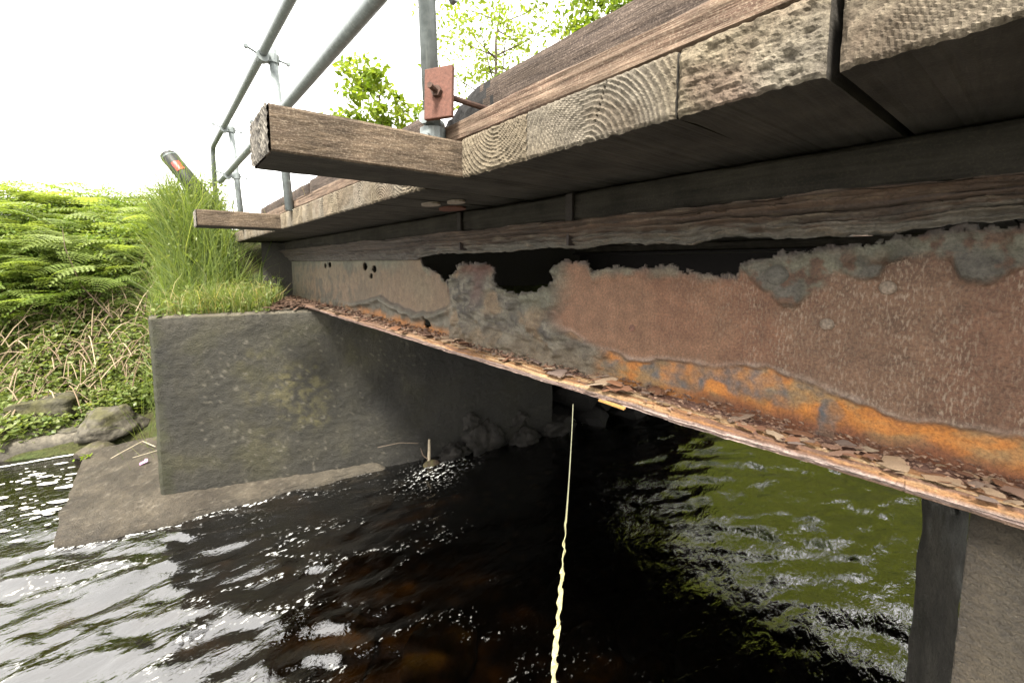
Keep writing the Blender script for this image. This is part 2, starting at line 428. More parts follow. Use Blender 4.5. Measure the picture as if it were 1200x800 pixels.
# one profile swept along the face: bottom -> up the front (slightly battered) -> rounded arris -> top -> back
LEN = 4.40
prof = [(-.0 - .015*(1 - k/120.0), -.55 + (TOPZ - .05 + .55) * k/120.0) for k in range(121)]
prof += [(.006, TOPZ - .028), (.018, TOPZ - .012), (.04, TOPZ)] + [(.04 + .9 * k / 14, TOPZ + .005 * (k % 2)) for k in range(1, 15)] + [(1.8, TOPZ), (1.8, -.5)]
cols = [0, .004, .018, .045] + [.07 + (LEN - .07) * k / 200 for k in range(201)]
V = []; C = []
for ci, u in enumerate(cols):
    inset = .05 * (1 - sst(0, .05, u)) ** 2
    for (b, z) in prof:
        bb = b + (inset if b < .9 else 0)
        batter = -.06 * (1 - z / TOPZ) if u < .05 else 0
        x = AX + DX * u - DY * bb + batter * .3; y = AY + DY * u + DX * bb
        d = .016 * fr(x * 2.6, y * 2.6, z * 2.6, 3) + .010 * fr(x * 24, y * 24, z * 24, 4)
        d += .022 * sst(TOPZ - .12, TOPZ, z) * fr(x * 7, y * 7, 4, 4) * (b < .2)
        if b > 1.0: d = 0
        V.append((x - .341 * d, y - .94 * d, z + (d * .4 if b >= .02 else 0)))
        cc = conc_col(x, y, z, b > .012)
        mo = sst(.55, .0, math.hypot(x - .95, (z - 1.0) * .9) + .35 * fr(x * 3, 1, z * 3, 4)); cc = mixc(cc, (.13, .115, .05), mo * .75 * sst(-.3, .4, fr(x * 14, y * 14, z * 14, 4)))
        if u > .3 and nz(x * 26, y * 26, z * 26) > .52: cc = mixc(cc, (.16, .145, .11), .7)
        cc = mixc(cc, (.016, .015, .012), .75 * sst(1.5, 2.7, u + .55 * fr(x * 2.2, y * 2.2, z * 1.4, 4) - .25 * (z - 1)))      # shade under the deck painted into the concrete colour, ragged edge
        if u < .14: cc = mixc(cc, (.050, .052, .022), sst(.14, .0, u + .1 * nz(x * 9, y * 9, z * 9)) * .8)
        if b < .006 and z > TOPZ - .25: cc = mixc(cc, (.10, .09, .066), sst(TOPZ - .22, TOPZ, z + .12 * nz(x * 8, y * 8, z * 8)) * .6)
        C.append(cc)
nv = len(prof); F = grid_faces(len(cols), nv)
F.append(tuple(range(nv))); F = [f[::-1] for f in F]
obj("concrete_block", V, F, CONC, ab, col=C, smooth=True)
# back wall under the deck end, carrying the earth of the road
mb = MB(); 
for (u0, u1, b0, b1, z0, z1) in ((.75, 7.0, 1.25, 1.7, 1.9, 2.715),):
    P = [(AX + DX*u - DY*b, AY + DY*u + DX*b) for (u, b) in ((u0, b0), (u1, b0), (u1, b1), (u0, b1))]
    mb.add([(x, y, z0) for x, y in P] + [(x, y, z1) for x, y in P], [(3,2,1,0),(4,5,6,7),(0,1,5,4),(1,2,6,5),(2,3,7,6),(3,0,4,7)], (.06, .055, .045))
mb.build("back_wall", CONC, ab)
# masonry of big stones that goes on under the bridge
def rock(name, c, r, seed, col, parent=None, sub=3, rough=.25, rot=0.0, flat=1.0, mat=None, cuts=5, fn=2.0):
    import bmesh
    bm = bmesh.new(); bmesh.ops.create_icosphere(bm, subdivisions=sub, radius=1.0)
    rr = random.Random(seed); pl_ = []
    for _ in range(cuts):
        n = Vector((rr.uniform(-1,1), rr.uniform(-1,1), rr.uniform(-1,1))).normalized(); pl_.append((n, rr.uniform(.55, .85)))
    V = []; C = []
    M = Matrix.Rotation(rot, 3, 'Z')
    for v in bm.verts:
        p = v.co.copy()
        for n, d in pl_:
            e = p.dot(n) - d
            if e > 0: p -= n * e
        k = fr(p.x * fn + seed, p.y * fn, p.z * fn, 4); p *= 1 + rough * k * .5
        q = M @ Vector((p.x * r[0], p.y * r[1], p.z * r[2])); 
        V.append((c[0] + q.x, c[1] + q.y, c[2] + q.z))
        k2 = fr(p.x * 3, p.y * 3 + seed, p.z * 3, 3)
        cc = mixc(tuple(v_ * .65 for v_ in col), tuple(v_ * 1.35 for v_ in col), .5 + .8 * k2)
        if p.z > .2 and col[0] > .02: cc = mixc(cc, (.07, .066, .022), sst(-.1, .4, k2 + .15) * .8)
        C.append(cc)
    F = [tuple(v.index for v in f.verts) for f in bm.faces]; bm.free()
    return obj(name, V, F, mat or STONE, parent, org=None if parent else (c[0], c[1], c[2]), col=C, smooth=sub > 2)
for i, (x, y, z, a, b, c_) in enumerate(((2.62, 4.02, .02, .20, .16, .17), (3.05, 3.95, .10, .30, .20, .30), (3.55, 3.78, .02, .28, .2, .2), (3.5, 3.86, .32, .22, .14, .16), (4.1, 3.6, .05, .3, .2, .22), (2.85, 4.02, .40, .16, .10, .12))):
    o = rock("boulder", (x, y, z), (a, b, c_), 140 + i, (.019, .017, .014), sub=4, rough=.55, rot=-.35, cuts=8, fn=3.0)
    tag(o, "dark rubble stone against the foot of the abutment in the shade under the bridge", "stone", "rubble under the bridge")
k = 0
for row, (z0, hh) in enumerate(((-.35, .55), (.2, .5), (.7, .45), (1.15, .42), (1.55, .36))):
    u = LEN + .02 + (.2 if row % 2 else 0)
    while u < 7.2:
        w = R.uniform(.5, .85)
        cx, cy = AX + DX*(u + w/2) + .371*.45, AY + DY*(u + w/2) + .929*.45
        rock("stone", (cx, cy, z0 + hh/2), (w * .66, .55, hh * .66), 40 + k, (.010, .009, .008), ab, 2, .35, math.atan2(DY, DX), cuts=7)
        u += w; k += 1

# sloping concrete footing in front of the block
ft = thing("concrete_footing", "low wet concrete apron sloping into the water below the abutment block", "footing", (-.5, 5.2, 0))
edge = [(-.845, 4.96), (-.49, 4.79), (-.09, 4.708), (.33, 4.644), (.79, 4.537), (1.275, 4.43), (1.71, 4.31), (2.05, 4.20)]
def edge_y(x): return pl(edge, x)
xs = [-.845 + 2.9 * i / 100 for i in range(101)]
V = []; C = []
nvf = 70
for x in xs:
    y0 = edge_y(x); face_y = AY + (x - AX) / DX * DY
    y1 = 6.95
    for j in range(nvf):
        v = j / (nvf - 1)
        if j == 0: y = y0 - .03; z = -.5
        elif j == 1: y = y0 - .006; z = -.05
        elif j == 2: y = y0; z = .022
        else:
            w = (j - 3) / (nvf - 4); y = y0 + .02 + (y1 - y0 - .02) * w ** 2.0
            d = max(0, min(1, (y - y0) / .34)); z = .045 + .085 * d
        e = .014 * fr(x * 6, y * 6, 1, 4) + .007 * fr(x * 30, y * 30, 2, 2)
        if j > 1: y += .03 * nz(x * 4, 0, 3) * (1 if j < 5 else 0); z += e * (1 - .3 * (j == 2))
        taper = sst(2.05, 1.75, x)
        V.append((x + (.03 * nz(y * 4, 1, 1) if x < -.80 else 0), y, z * taper - .2 * (1 - taper)))
        c = mixc((.062, .050, .034), (.118, .097, .067), .5 + .8 * fr(x * 3, y * 3, 5, 4) + .9 * nz(x * 45, y * 45, 3)); c = mixc(c, (.23, .2, .155), .6 * sst(.35, .6, nz(x * 60, y * 60, 9)))
        if z < .05: c = mixc(c, (.06, .05, .035), .6)
        if x > .6: c = mixc(c, (.10, .085, .06), sst(.6, 1.4, x) * .6)
        C.append(c)
F = [f[::-1] for f in grid_faces(len(xs), nvf)]
F = [f[::-1] for f in F]
V2 = [(-.86, y, -.5) for y in (0,)]
obj("apron", V, F, CONC, ft, col=C, smooth=True)
mb = MB(); mb.add([(-.845, 4.97, -.5), (-.845, 6.95, -.5), (-.84, 6.95, .03), (-.84, 5.0, .03)], [(0, 3, 2, 1)], (.08, .07, .05))
mb.build("apron_side", CONC, ft)

# near pier
pr = thing("bridge_pier", "tall concrete pier with a narrow dark front under the near end of the girder", "pier", (1.4, 0, 0))
def pier_face(p0, p1, z0, z1, nu, nv, col, rough):
    V = []; C = []; n = Vector((p1[1]-p0[1], -(p1[0]-p0[0]), 0)).normalized()
    for i in range(nu):
        for j in range(nv):
            u, v = i/(nu-1), j/(nv-1); x = p0[0]+(p1[0]-p0[0])*u; y = p0[1]+(p1[1]-p0[1])*u; z = z0+(z1-z0)*v
            d = rough * fr(x*9, y*9, z*9, 5); V.append((x+n.x*d, y+n.y*d, z)); C.append(col(x, y, z))
    return V, grid_faces(nu, nv), C
PT = 1.945
A0, A1, A2, A3 = (1.62, -.002), (1.205, -.068), (1.205, -1.0), (1.62, -1.0)
mb = MB()
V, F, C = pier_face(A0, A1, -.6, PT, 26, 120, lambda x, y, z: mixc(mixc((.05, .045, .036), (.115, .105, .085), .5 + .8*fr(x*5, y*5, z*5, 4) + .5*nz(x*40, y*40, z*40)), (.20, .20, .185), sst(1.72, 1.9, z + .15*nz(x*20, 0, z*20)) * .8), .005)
mb.add(V, F); mb.C += C
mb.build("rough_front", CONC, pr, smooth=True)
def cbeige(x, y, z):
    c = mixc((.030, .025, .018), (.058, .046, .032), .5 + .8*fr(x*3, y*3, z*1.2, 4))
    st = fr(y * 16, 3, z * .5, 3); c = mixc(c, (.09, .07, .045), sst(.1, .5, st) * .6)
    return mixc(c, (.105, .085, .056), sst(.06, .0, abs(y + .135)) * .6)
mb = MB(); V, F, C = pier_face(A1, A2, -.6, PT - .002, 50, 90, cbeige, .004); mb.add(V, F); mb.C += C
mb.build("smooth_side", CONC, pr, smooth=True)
mb = MB(); x0, x1, y0, y1 = 1.23, 1.60, -.98, -.09
mb.box(x0, x1, y0, y1, -.6, PT - .01, (.1, .09, .07)); mb.build("core", CONC, pr)
mb = MB(); mb.box(1.62, 5.9, -1.4, -.75, -.6, PT - .02, (.08, .07, .06)); mb.build("rear_wall", CONC, pr)

for i, (u, z, w_, lb) in enumerate(((.30, PT - .055, .055, "loose grey concrete scale near the top of the pier front"), (.62, PT - .100, .05, "second grey concrete scale lower on the pier front"))):
    x = A1[0] + (A0[0] - A1[0]) * u; y = A1[1] + (A0[1] - A1[1]) * u + .006; V = []; F = []
    for zo in (.007, .0):
        for q in range(9):
            a = q * .698; rr_ = 1 + .35 * nz(q * 1.7, i * 3, 1); V.append((x + w_ * rr_ * math.cos(a), y + .16 * w_ * rr_ * math.cos(a) + zo, z + .022 * rr_ * math.sin(a) - .25 * w_ * math.cos(a)))
    F = [tuple(range(9)), tuple(range(17, 8, -1))] + [(q, 9 + q, 9 + (q + 1) % 9, (q + 1) % 9) for q in range(9)]
    o = obj("concrete_scale", V, F, CONC, pr, col=[(.16, .155, .14)] * 18); o['label'] = lb

# ------------------------------------------------------------------ steel girder
HLOW = [(2.371,.029),(2.327,-.020),(2.155,-.066),(2.018,-.122),(1.972,-.130),(1.943,-.086),(1.915,-.025),(1.837,-.005),(1.604,0),(1.569,-.031),(1.549,-.097),(1.501,-.126),(1.449,-.137),(1.368,-.153),(1.269,-.135),(1.204,-.116),(1.163,-.095),(1.154,-.038),(1.115,.007),(.978,.004),(.948,-.040),(.895,-.020),(.765,-.018),(.636,-.012),(.563,-.026),(.482,-.036),(.421,-.044),(.41,-.005),(.334,.019),(.265,.03),(.211,.04),(.16,.045),(.106,.051),(.077,.058),(.057,.066),(-.02,.076)][::-1]
HUP = [(2.371,.034),(2.081,.058),(1.754,.052),(1.449,.055),(1.181,.068),(1.001,.056),(.859,.072),(.638,.064),(.552,.056),(.462,.081),(.306,.066),(.137,.067),(.106,.062),(.057,.075),(-.02,.085)][::-1]
STEP = [(-.132,-.363),(-.039,-.369),(.041,-.374),(.103,-.36),(.171,-.34),(.245,-.323),(.328,-.308),(.455,-.334),(.592,-.342),(.772,-.36),(.907,-.35),(1.062,-.301),(1.23,-.252)]
LICH = [(-.105,-.003),(-.074,-.021),(-.021,-.022),(-.006,.015),(.096,.016),(.108,-.025),(.194,-.038),(.204,-.072),(.277,-.104),(.358,-.067),(.41,-.018),(.47,.05)]
CURL = [(2.0,-.25),(2.023,-.272),(2.196,-.326),(2.46,-.351),(2.781,-.317),(3.026,-.267),(3.388,-.335),(3.681,-.373),(5.208,-.395),(6.5,-.40)]
RED=(.228,.122,.072); TAN=(.185,.143,.095); GREY=(.120,.108,.085); GREYB=(.185,.165,.128); ORG=(.56,.215,.045); OCH=(.34,.20,.085); DRED=(.15,.052,.028); LIC=(.165,.16,.118); BRN=(.11,.06,.04)
gd = thing("steel_girder", "rusted steel girder with a long corroded hole along the top of its web", "girder", (1.30, 2.6, ZW - .49))
T = [-1.25]
while T[-1] < 6.45:
    t_ = T[-1]
    T.append(t_ + min(.014, max(.0030, .0021 * (t_ + 1.2) ** 2)) if t_ > -.3 else t_ + .03)
NZ_ = 132
Vw = []; Cw = []; Dt = []
for t_ in T:
    st = pl(STEP, t_); li = pl(LICH, t_); cu = pl(CURL, t_)
    for j in range(NZ_):
        z = -.468 + (.105 + .468) * j / (NZ_ - 1)
        n = fr(t_ * 9, z * 9, 1.3, 5); n2 = fr(t_ * 28, z * 28, 4.4, 4); nl = fr(t_ * 2.5, z * 2.5, 8.8, 3)
        zz = z + .012 * n
        wl_ = sst(1.95, 2.06, t_ + .04 * n)                             # left tan panel
        wr = 1 - sst(1.05, 1.20, t_ + .30 * sst(-.28, -.36, z) + .25 * (z + .15) + .07 * n + .03 * n2)          # right red plate
        mid = max(0, 1 - wl_ - wr)
        # left
        below = sst(.012, -.012, zz - cu)
        cl = mixc(TAN, (.19, .135, .09), .5 + nl + .6 * sst(-.15, -.3, z))
        cl = mixc(cl, LIC, sst(-.10, .02, z + .05 * n + .03 * nl) * sst(2.35, 2.9, t_) * .9)
        cb = mixc(GREY, GREYB, .5 + n); cb = mixc(cb, ORG, sst(-.38, -.45, z + .03 * n) * .65)
        cb = mixc(cb, TAN, sst(3.3, 4.2, t_) * .7)
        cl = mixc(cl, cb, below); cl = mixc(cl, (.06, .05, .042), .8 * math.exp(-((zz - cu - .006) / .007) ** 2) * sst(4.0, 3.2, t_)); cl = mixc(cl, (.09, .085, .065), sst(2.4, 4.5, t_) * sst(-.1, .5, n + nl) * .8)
        cl = mixc(cl, LIC, sst(4.8, 6.0, t_) * .7)
        # middle grey mass
        cm = mixc(GREY, GREYB, .5 + 1.2 * n); cm = mixc(cm, (.06, .052, .046), sst(.1, .5, n2 + .3 * nl) * .8); cm = mixc(cm, (.05, .04, .035), sst(.05, .0, abs(fr(t_ * 5, z * 5, 22, 3))) * .55); cm = mixc(cm, (.24, .16, .09), sst(.15, .5, fr(t_ * 6, z * 6, 31, 4)) * .6)
        cm = mixc(cm, TAN, sst(-.30, -.42, z + .05 * n) * .7); cm = mixc(cm, DRED, sst(-.10, -.0, z) * sst(.3, .1, abs(t_ - 1.72)) * .8)
        cm = mixc(cm, (.11, .06, .05), sst(.07, .02, abs(t_ - 1.70 + .25*(z+.2) )) * sst(-.28, -.15, z) * .7)
        cm = mixc(cm, ORG, sst(.12, .0, abs(t_ - 2.12)) * sst(.12, .03, abs(z + .36)) * .8)
        cm = mixc(cm, LIC, sst(1.5, 1.3, t_) * sst(-.26, -.16, z) * .8)
        # right plate and the bared metal below its lower lip
        cr = mixc(RED, (.175, .100, .062), sst(.52, .22, t_ + .06 * n)); cr = mixc(cr, (.20, .095, .055), sst(.16, .04, abs(t_ - .36) + .1 * n) * .6); cr = mixc(cr, BRN, sst(-.06, .05, z + .03 * n) * .8); cr = mixc(cr, (.235, .13, .08), sst(.7, 1.1, t_) * .5)
        cr = mixc(cr, DRED, sst(.1, .5, nl) * .25)
        lw = sst(.009, -.009, zz - st + .006 * n2)
        w5 = fr(t_ * 13, z * 20, 3.3, 5); co = mixc(ORG, OCH, sst(-.25, .4, w5 + .4 * n)); co = mixc(co, (.30, .13, .06), sst(.1, .6, -w5 + .3 * nl) * .5); co = mixc(co, TAN, sst(.78, 1.1, t_) * .75)
        co = mixc(co, DRED, sst(-.405, -.445, z + .02 * n) * sst(.75, .4, t_) * .85)
        g = max(sst(1.15, .75, math.hypot((t_ - .64) / .12, (z + .385) / .040) + 1.0 * n + .3 * n2), sst(1.15, .75, math.hypot((t_ - .318) / .085, (z + .365) / .045) + 1.0 * n + .3 * n2), sst(1.15, .75, math.hypot((t_ - .185) / .025, (z + .40) / .06) + 1.0 * n + .3 * n2), .9 * sst(1.15, .8, math.hypot((t_ - .48) / .10, (z + .352) / .022) + 1.0*n))
        g = max(g, .85 * sst(.12, .42, w5 * .6 + .5 * nl + .35 * sst(.25, .6, t_) - .5 * sst(-.375, -.43, z)) * sst(.12, .25, t_))
        co = mixc(co, mixc(GREYB, (.12, .125, .13), .5 + 1.2 * n2), g * (.62 + .5 * n2))
        lip = math.exp(-((zz - st - .006) / .010) ** 2)
        cr = mixc(cr, co, lw); lip *= .6 + 1.2 * max(0, n2); cr = mixc(cr, (.33, .25, .20), min(.75, lip * .8))
        lt = sst(-.012, .012, zz - li + .02 * n) * sst(.50, .42, t_)
        cr = mixc(cr, mixc(mixc(LIC, (.10, .095, .08), .5 + 1.6 * n), (.12, .07, .045), sst(.05, .45, n2)), lt * .92)
        edge_d = z - pl(HLOW, t_)
        c = mixc(mixc(cr, cl, wl_), cm, mid)
        if t_ < 2.37: c = mixc(c, mixc((.09, .07, .058), LIC, .5 + 1.3 * n), sst(-.045, 0, edge_d + .03 * n) * .8); c = mixc(c, (.05, .04, .036), sst(-.012, 0, edge_d + .006 * n2) * .7)
        # relief
        x = 1.30 - .0015 * n2 - (.016 * (.5 + n) * sst(-.06, -.005, z - pl(HLOW, t_) + .02 * n2) if t_ < 2.37 else 0)
        x -= wr * (.007 * (1 - lw) + .006 * lip + .010 * lt * (1 + 2.0 * n) + .004 * lw * n)
        x -= mid * (.022 + .034 * n + .014 * n2 + .02 * abs(nl))
        ridge = 1.6 * math.exp(-((zz - cu + .022) / .022) ** 2)
        x -= wl_ * (.020 * ridge * sst(4.4, 3.4, t_) + below * .012 * n + .003 * n)
        x -= .020 * math.exp(-(z + .468) / .02)                           # fillet to the flange
        bulge = math.exp(-((t_ - 1.72) / .10) ** 2) * sst(-.3, -.05, z); x -= .03 * bulge
        Vw.append((x, t_, ZW + z)); Cw.append(c); Dt.append(wr * (1 - lw) * (1 - lt) * (.25 + .75 * sst(.75, .15, t_)))
F = []; keep = []
for u in range(len(T) - 1):
    for v in range(NZ_ - 1):
        t_ = .5 * (T[u] + T[u + 1]); z = -.468 + .573 * (v + .5) / (NZ_ - 1)
        jag = .006 * fr(t_ * 40, z * 40, 2, 4)
        if t_ < 2.371 and z > pl(HLOW, t_ + jag) + jag * 2.6 + .011 * nz(t_ * 22, 0, 5): continue
        if ((t_ - 2.31 + jag) / .045) ** 2 + ((z + .395 + jag) / .045) ** 2 < 1: continue
        pit = False
        for (pt_, pz, pr_) in ((3.35, -.03, .035), (3.15, -.05, .03), (3.22, -.11, .022), (4.3, -.02, .03), (4.45, -.03, .025)):
            if ((t_ - pt_) / (pr_ * 1.6)) ** 2 + ((z - pz) / pr_) ** 2 < 1 + 20 * jag: pit = True
        if pit: continue
        F.append((u*NZ_+v, u*NZ_+v+1, (u+1)*NZ_+v+1, (u+1)*NZ_+v))
web = obj("web", Vw, F, RUST, gd, col=Cw, smooth=True, vattr={"dots": Dt})
sm = web.modifiers.new("thickness", 'SOLIDIFY'); sm.thickness = .012; sm.offset = -1 
# bottom flange: laminated, split edge
def flange(name, xi, xt, xo, zt, zb, parent, rng, seed):
    V = []; C = []; D = []
    us = [k / 46 for k in range(47)]
    rows = None
    for t_ in T:
        tipn = .007 * fr(t_ * 5, seed, 0, 4) + .004 * round(2 * nz(t_ * 3.5, seed, 5))
        P = []
        for u in us:                                              # top, web -> tip
            x = xi + (xt - xi) * u + (tipn * sst(.6, 1, u))
            d = (1 - u) * abs(xi - xt)
            lay = fr(t_ * 3.2, d * 55, seed + 3, 4); q = math.floor((lay + 1) * 3.2) / 3.2
            z = zt + .0055 * (q - 1) + .0025 * fr(t_ * 30, d * 80, seed, 3) - .006 * sst(.88, 1, u) + .008 * math.exp(-u / .05)
            s_ = fr(t_ * 2.2, d * 60, seed + 9, 4)
            c = mixc((.31, .15, .058), (.42, .29, .16), sst(-.1, .45, s_)); c = mixc(c, (.17, .09, .055), sst(.0, -.45, s_))
            c = mixc(mixc((.22, .13, .10), (.16, .075, .05), .5 + fr(t_ * 14, d * 40, 2, 4)), c, sst(.28, .55, u + .12 * lay))
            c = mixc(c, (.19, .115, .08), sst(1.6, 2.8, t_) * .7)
            P.append((x, z, c))
        for k in range(1, 9):                                     # edge
            w = k / 8; zz = zt - .012 + (zb - zt + .012) * w
            st_ = fr(t_ * 2.0, w * 3.2, seed + 20, 4)
            x = xt + tipn - .003 * round(2.2 * st_) + .003 * fr(t_ * 25, w * 3, 1, 3) + .004 * w
            c = mixc((.27, .18, .15), (.35, .27, .235), .5 + st_ + .5 * fr(t_ * 30, w * 6, 8, 3)); c = mixc(c, (.30, .17, .08), sst(.2, .5, -st_) * .5)
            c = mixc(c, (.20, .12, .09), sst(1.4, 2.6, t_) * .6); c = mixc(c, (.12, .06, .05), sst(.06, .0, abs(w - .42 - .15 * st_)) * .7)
            P.append((x, zz, c))
        for k in range(1, 5): P.append((xt + (xo - xt) * k / 4, zb, (.10, .06, .04)))
        P.append((xo, zt, (.12, .06, .04))); P.append((xi + .01, zt + .001, (.12, .06, .04)))
        rows = len(P)
        for (x, z, c) in P: V.append((x, t_, ZW + z)); C.append(c); D.append(0)
    F = [f for f in grid_faces(len(T), rows)]
    return obj(name, V, F, RUST, parent, col=C, smooth=False, vattr={"dots": D})
flange("bottom_flange", 1.305, 1.15, 1.45, -.462, -.492, gd, R, 2.5)
# top flange with the ragged rest of the web hanging from it
V = []; C = []; D = []
KP = 40
for t_ in T:
    lo = pl(HUP, t_) if t_ < 2.371 else .02
    lo += .006 * fr(t_ * 30, 1, 1, 4)
    tip = .008 * fr(t_ * 4, 9, 0, 4)
    P = [(1.40, .166), (1.24, .166 + .01 * fr(t_ * 6, 2, 2, 4)), (1.158 + tip, .160 + .012 * fr(t_ * 5, 4, 4, 4))]
    for k in range(KP):
        w = k / (KP - 1)
        x = 1.150 + tip + .132 * (w ** .8); z = .160 + (lo - .160) * (w ** 1.15)
        l1 = fr(t_ * 1.8, w * 9, 3, 4); l2 = fr(t_ * 12, w * 9, 6, 4); q = math.floor((l1 + 1) * 4) / 4
        l3 = fr(t_ * 1.1, w * 22, 15, 3)
        x -= .018 * (q - 1) * math.sin(math.pi * min(1, w * 1.05)) + .014 * l2 * sst(.25, .7, w) + .010 * l3; z += .012 * l1 * (1 - w) + .004 * l2
        P.append((x, z, w, l1, l2))
    P += [(1.295, lo + .002), (1.30, .13), (1.45, .13)]
    for p in P:
        if len(p) == 5:
            w, l1, l2 = p[2:]
            c = mixc((.045, .031, .022), (.105, .066, .042), .5 + l1); c = mixc(c, (.03, .022, .02), sst(.05, .35, l3) * .8); c = mixc(c, (.17, .165, .14), sst(.45, .85, w + .35 * l2) * .6)
            c = mixc(c, (.16, .12, .08), sst(.2, .6, l2) * .6); c = mixc(c, (.05, .035, .03), sst(.03, 0, abs(w - .30 - .1 * l1)) * .8)
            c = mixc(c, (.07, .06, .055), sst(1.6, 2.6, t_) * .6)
        else: c = (.07, .05, .04)
        V.append((p[0], t_, ZW + p[1])); C.append(c); D.append(0)
rows = KP + 6
obj("top_flange", V, grid_faces(len(T), rows), RUST, gd, col=C, smooth=True, vattr={"dots": D})
# rivet heads
def dome(c, r, h, nrm=(-1, 0, 0), n=14, col=(.2, .15, .11), squash=1.0, seed=0):
    V = []; F = []
    for i in range(5):
        a = i / 4 * math.pi / 2; rr = r * math.cos(a); hh = h * math.sin(a)
        for k in range(n):
            b = 2 * math.pi * k / n; w = 1 + .10 * nz(math.cos(b) * 2 + seed, math.sin(b) * 2, i)
            V.append((c[0] - hh, c[1] + rr * w * math.cos(b), c[2] + rr * w * math.sin(b) * squash))
    for i in range(4):
        for k in range(n): F.append((i*n+k, (i+1)*n+k, (i+1)*n+(k+1) % n, i*n+(k+1) % n))
    F.append(tuple(4*n+k for k in range(n))[::-1])
    return V, F, [col] * len(V)
for i, (t_, z, r, h) in enumerate(((.09, -.059, .0165, .011), (.199, -.16, .0155, .011), (.768, -.242, .013, .003), (-.16, -.19, .015, .010))):
    V, F, C = dome((1.290, t_, ZW + z), r, h, col=(.30, .235, .18) if i != 2 else (.2, .1, .07), seed=i)
    obj("rivet", V, F, RUST, gd, org=(1.290, t_, ZW + z), col=C, smooth=True, vattr={"dots": [0]*len(V)})
V, F, C = dome((1.285, .315, ZW - .035), .030, .020, col=(.13, .12, .10), seed=7); obj("rust_lump", V, F, RUST, gd, col=C, smooth=True, vattr={"dots": [0]*len(V)})
# stiffener brackets between flange and deck
for (t_, w) in ((1.03, .05), (1.80, .045)):
    mb = MB()
    mb.box(1.225, 1.30, t_ - .006, t_ + .006, ZW + .07, ZW + .272, (.045, .033, .03))
    mb.box(1.215, 1.226, t_ - w * .6, t_ + .004, ZW + .1665, ZW + .272, (.045, .036, .03))
    o = mb.build("stiffener", RUST, gd); a = o.data.attributes.new("dots", 'FLOAT', 'POINT')
# far girder
g2 = thing("steel_girder", "plain dark girder on the far side of the bridge, seen through the hole", "girder", (5.55, 2.6, ZW - .49))
mb = MB()
mb.box(5.54, 5.56, -1.2, 6.4, ZW - .468, ZW + .13, (.014, .011, .01)); mb.build("web", RUST, g2)
mb = MB(); mb.box(5.4, 5.7, -1.2, 6.4, ZW - .492, ZW - .47, (.014, .011, .01)); mb.build("bottom_flange", RUST, g2)
mb = MB(); mb.box(5.4, 5.7, -1.2, 6.4, ZW + .132, ZW + .166, (.014, .011, .01)); mb.build("top_flange", RUST, g2)

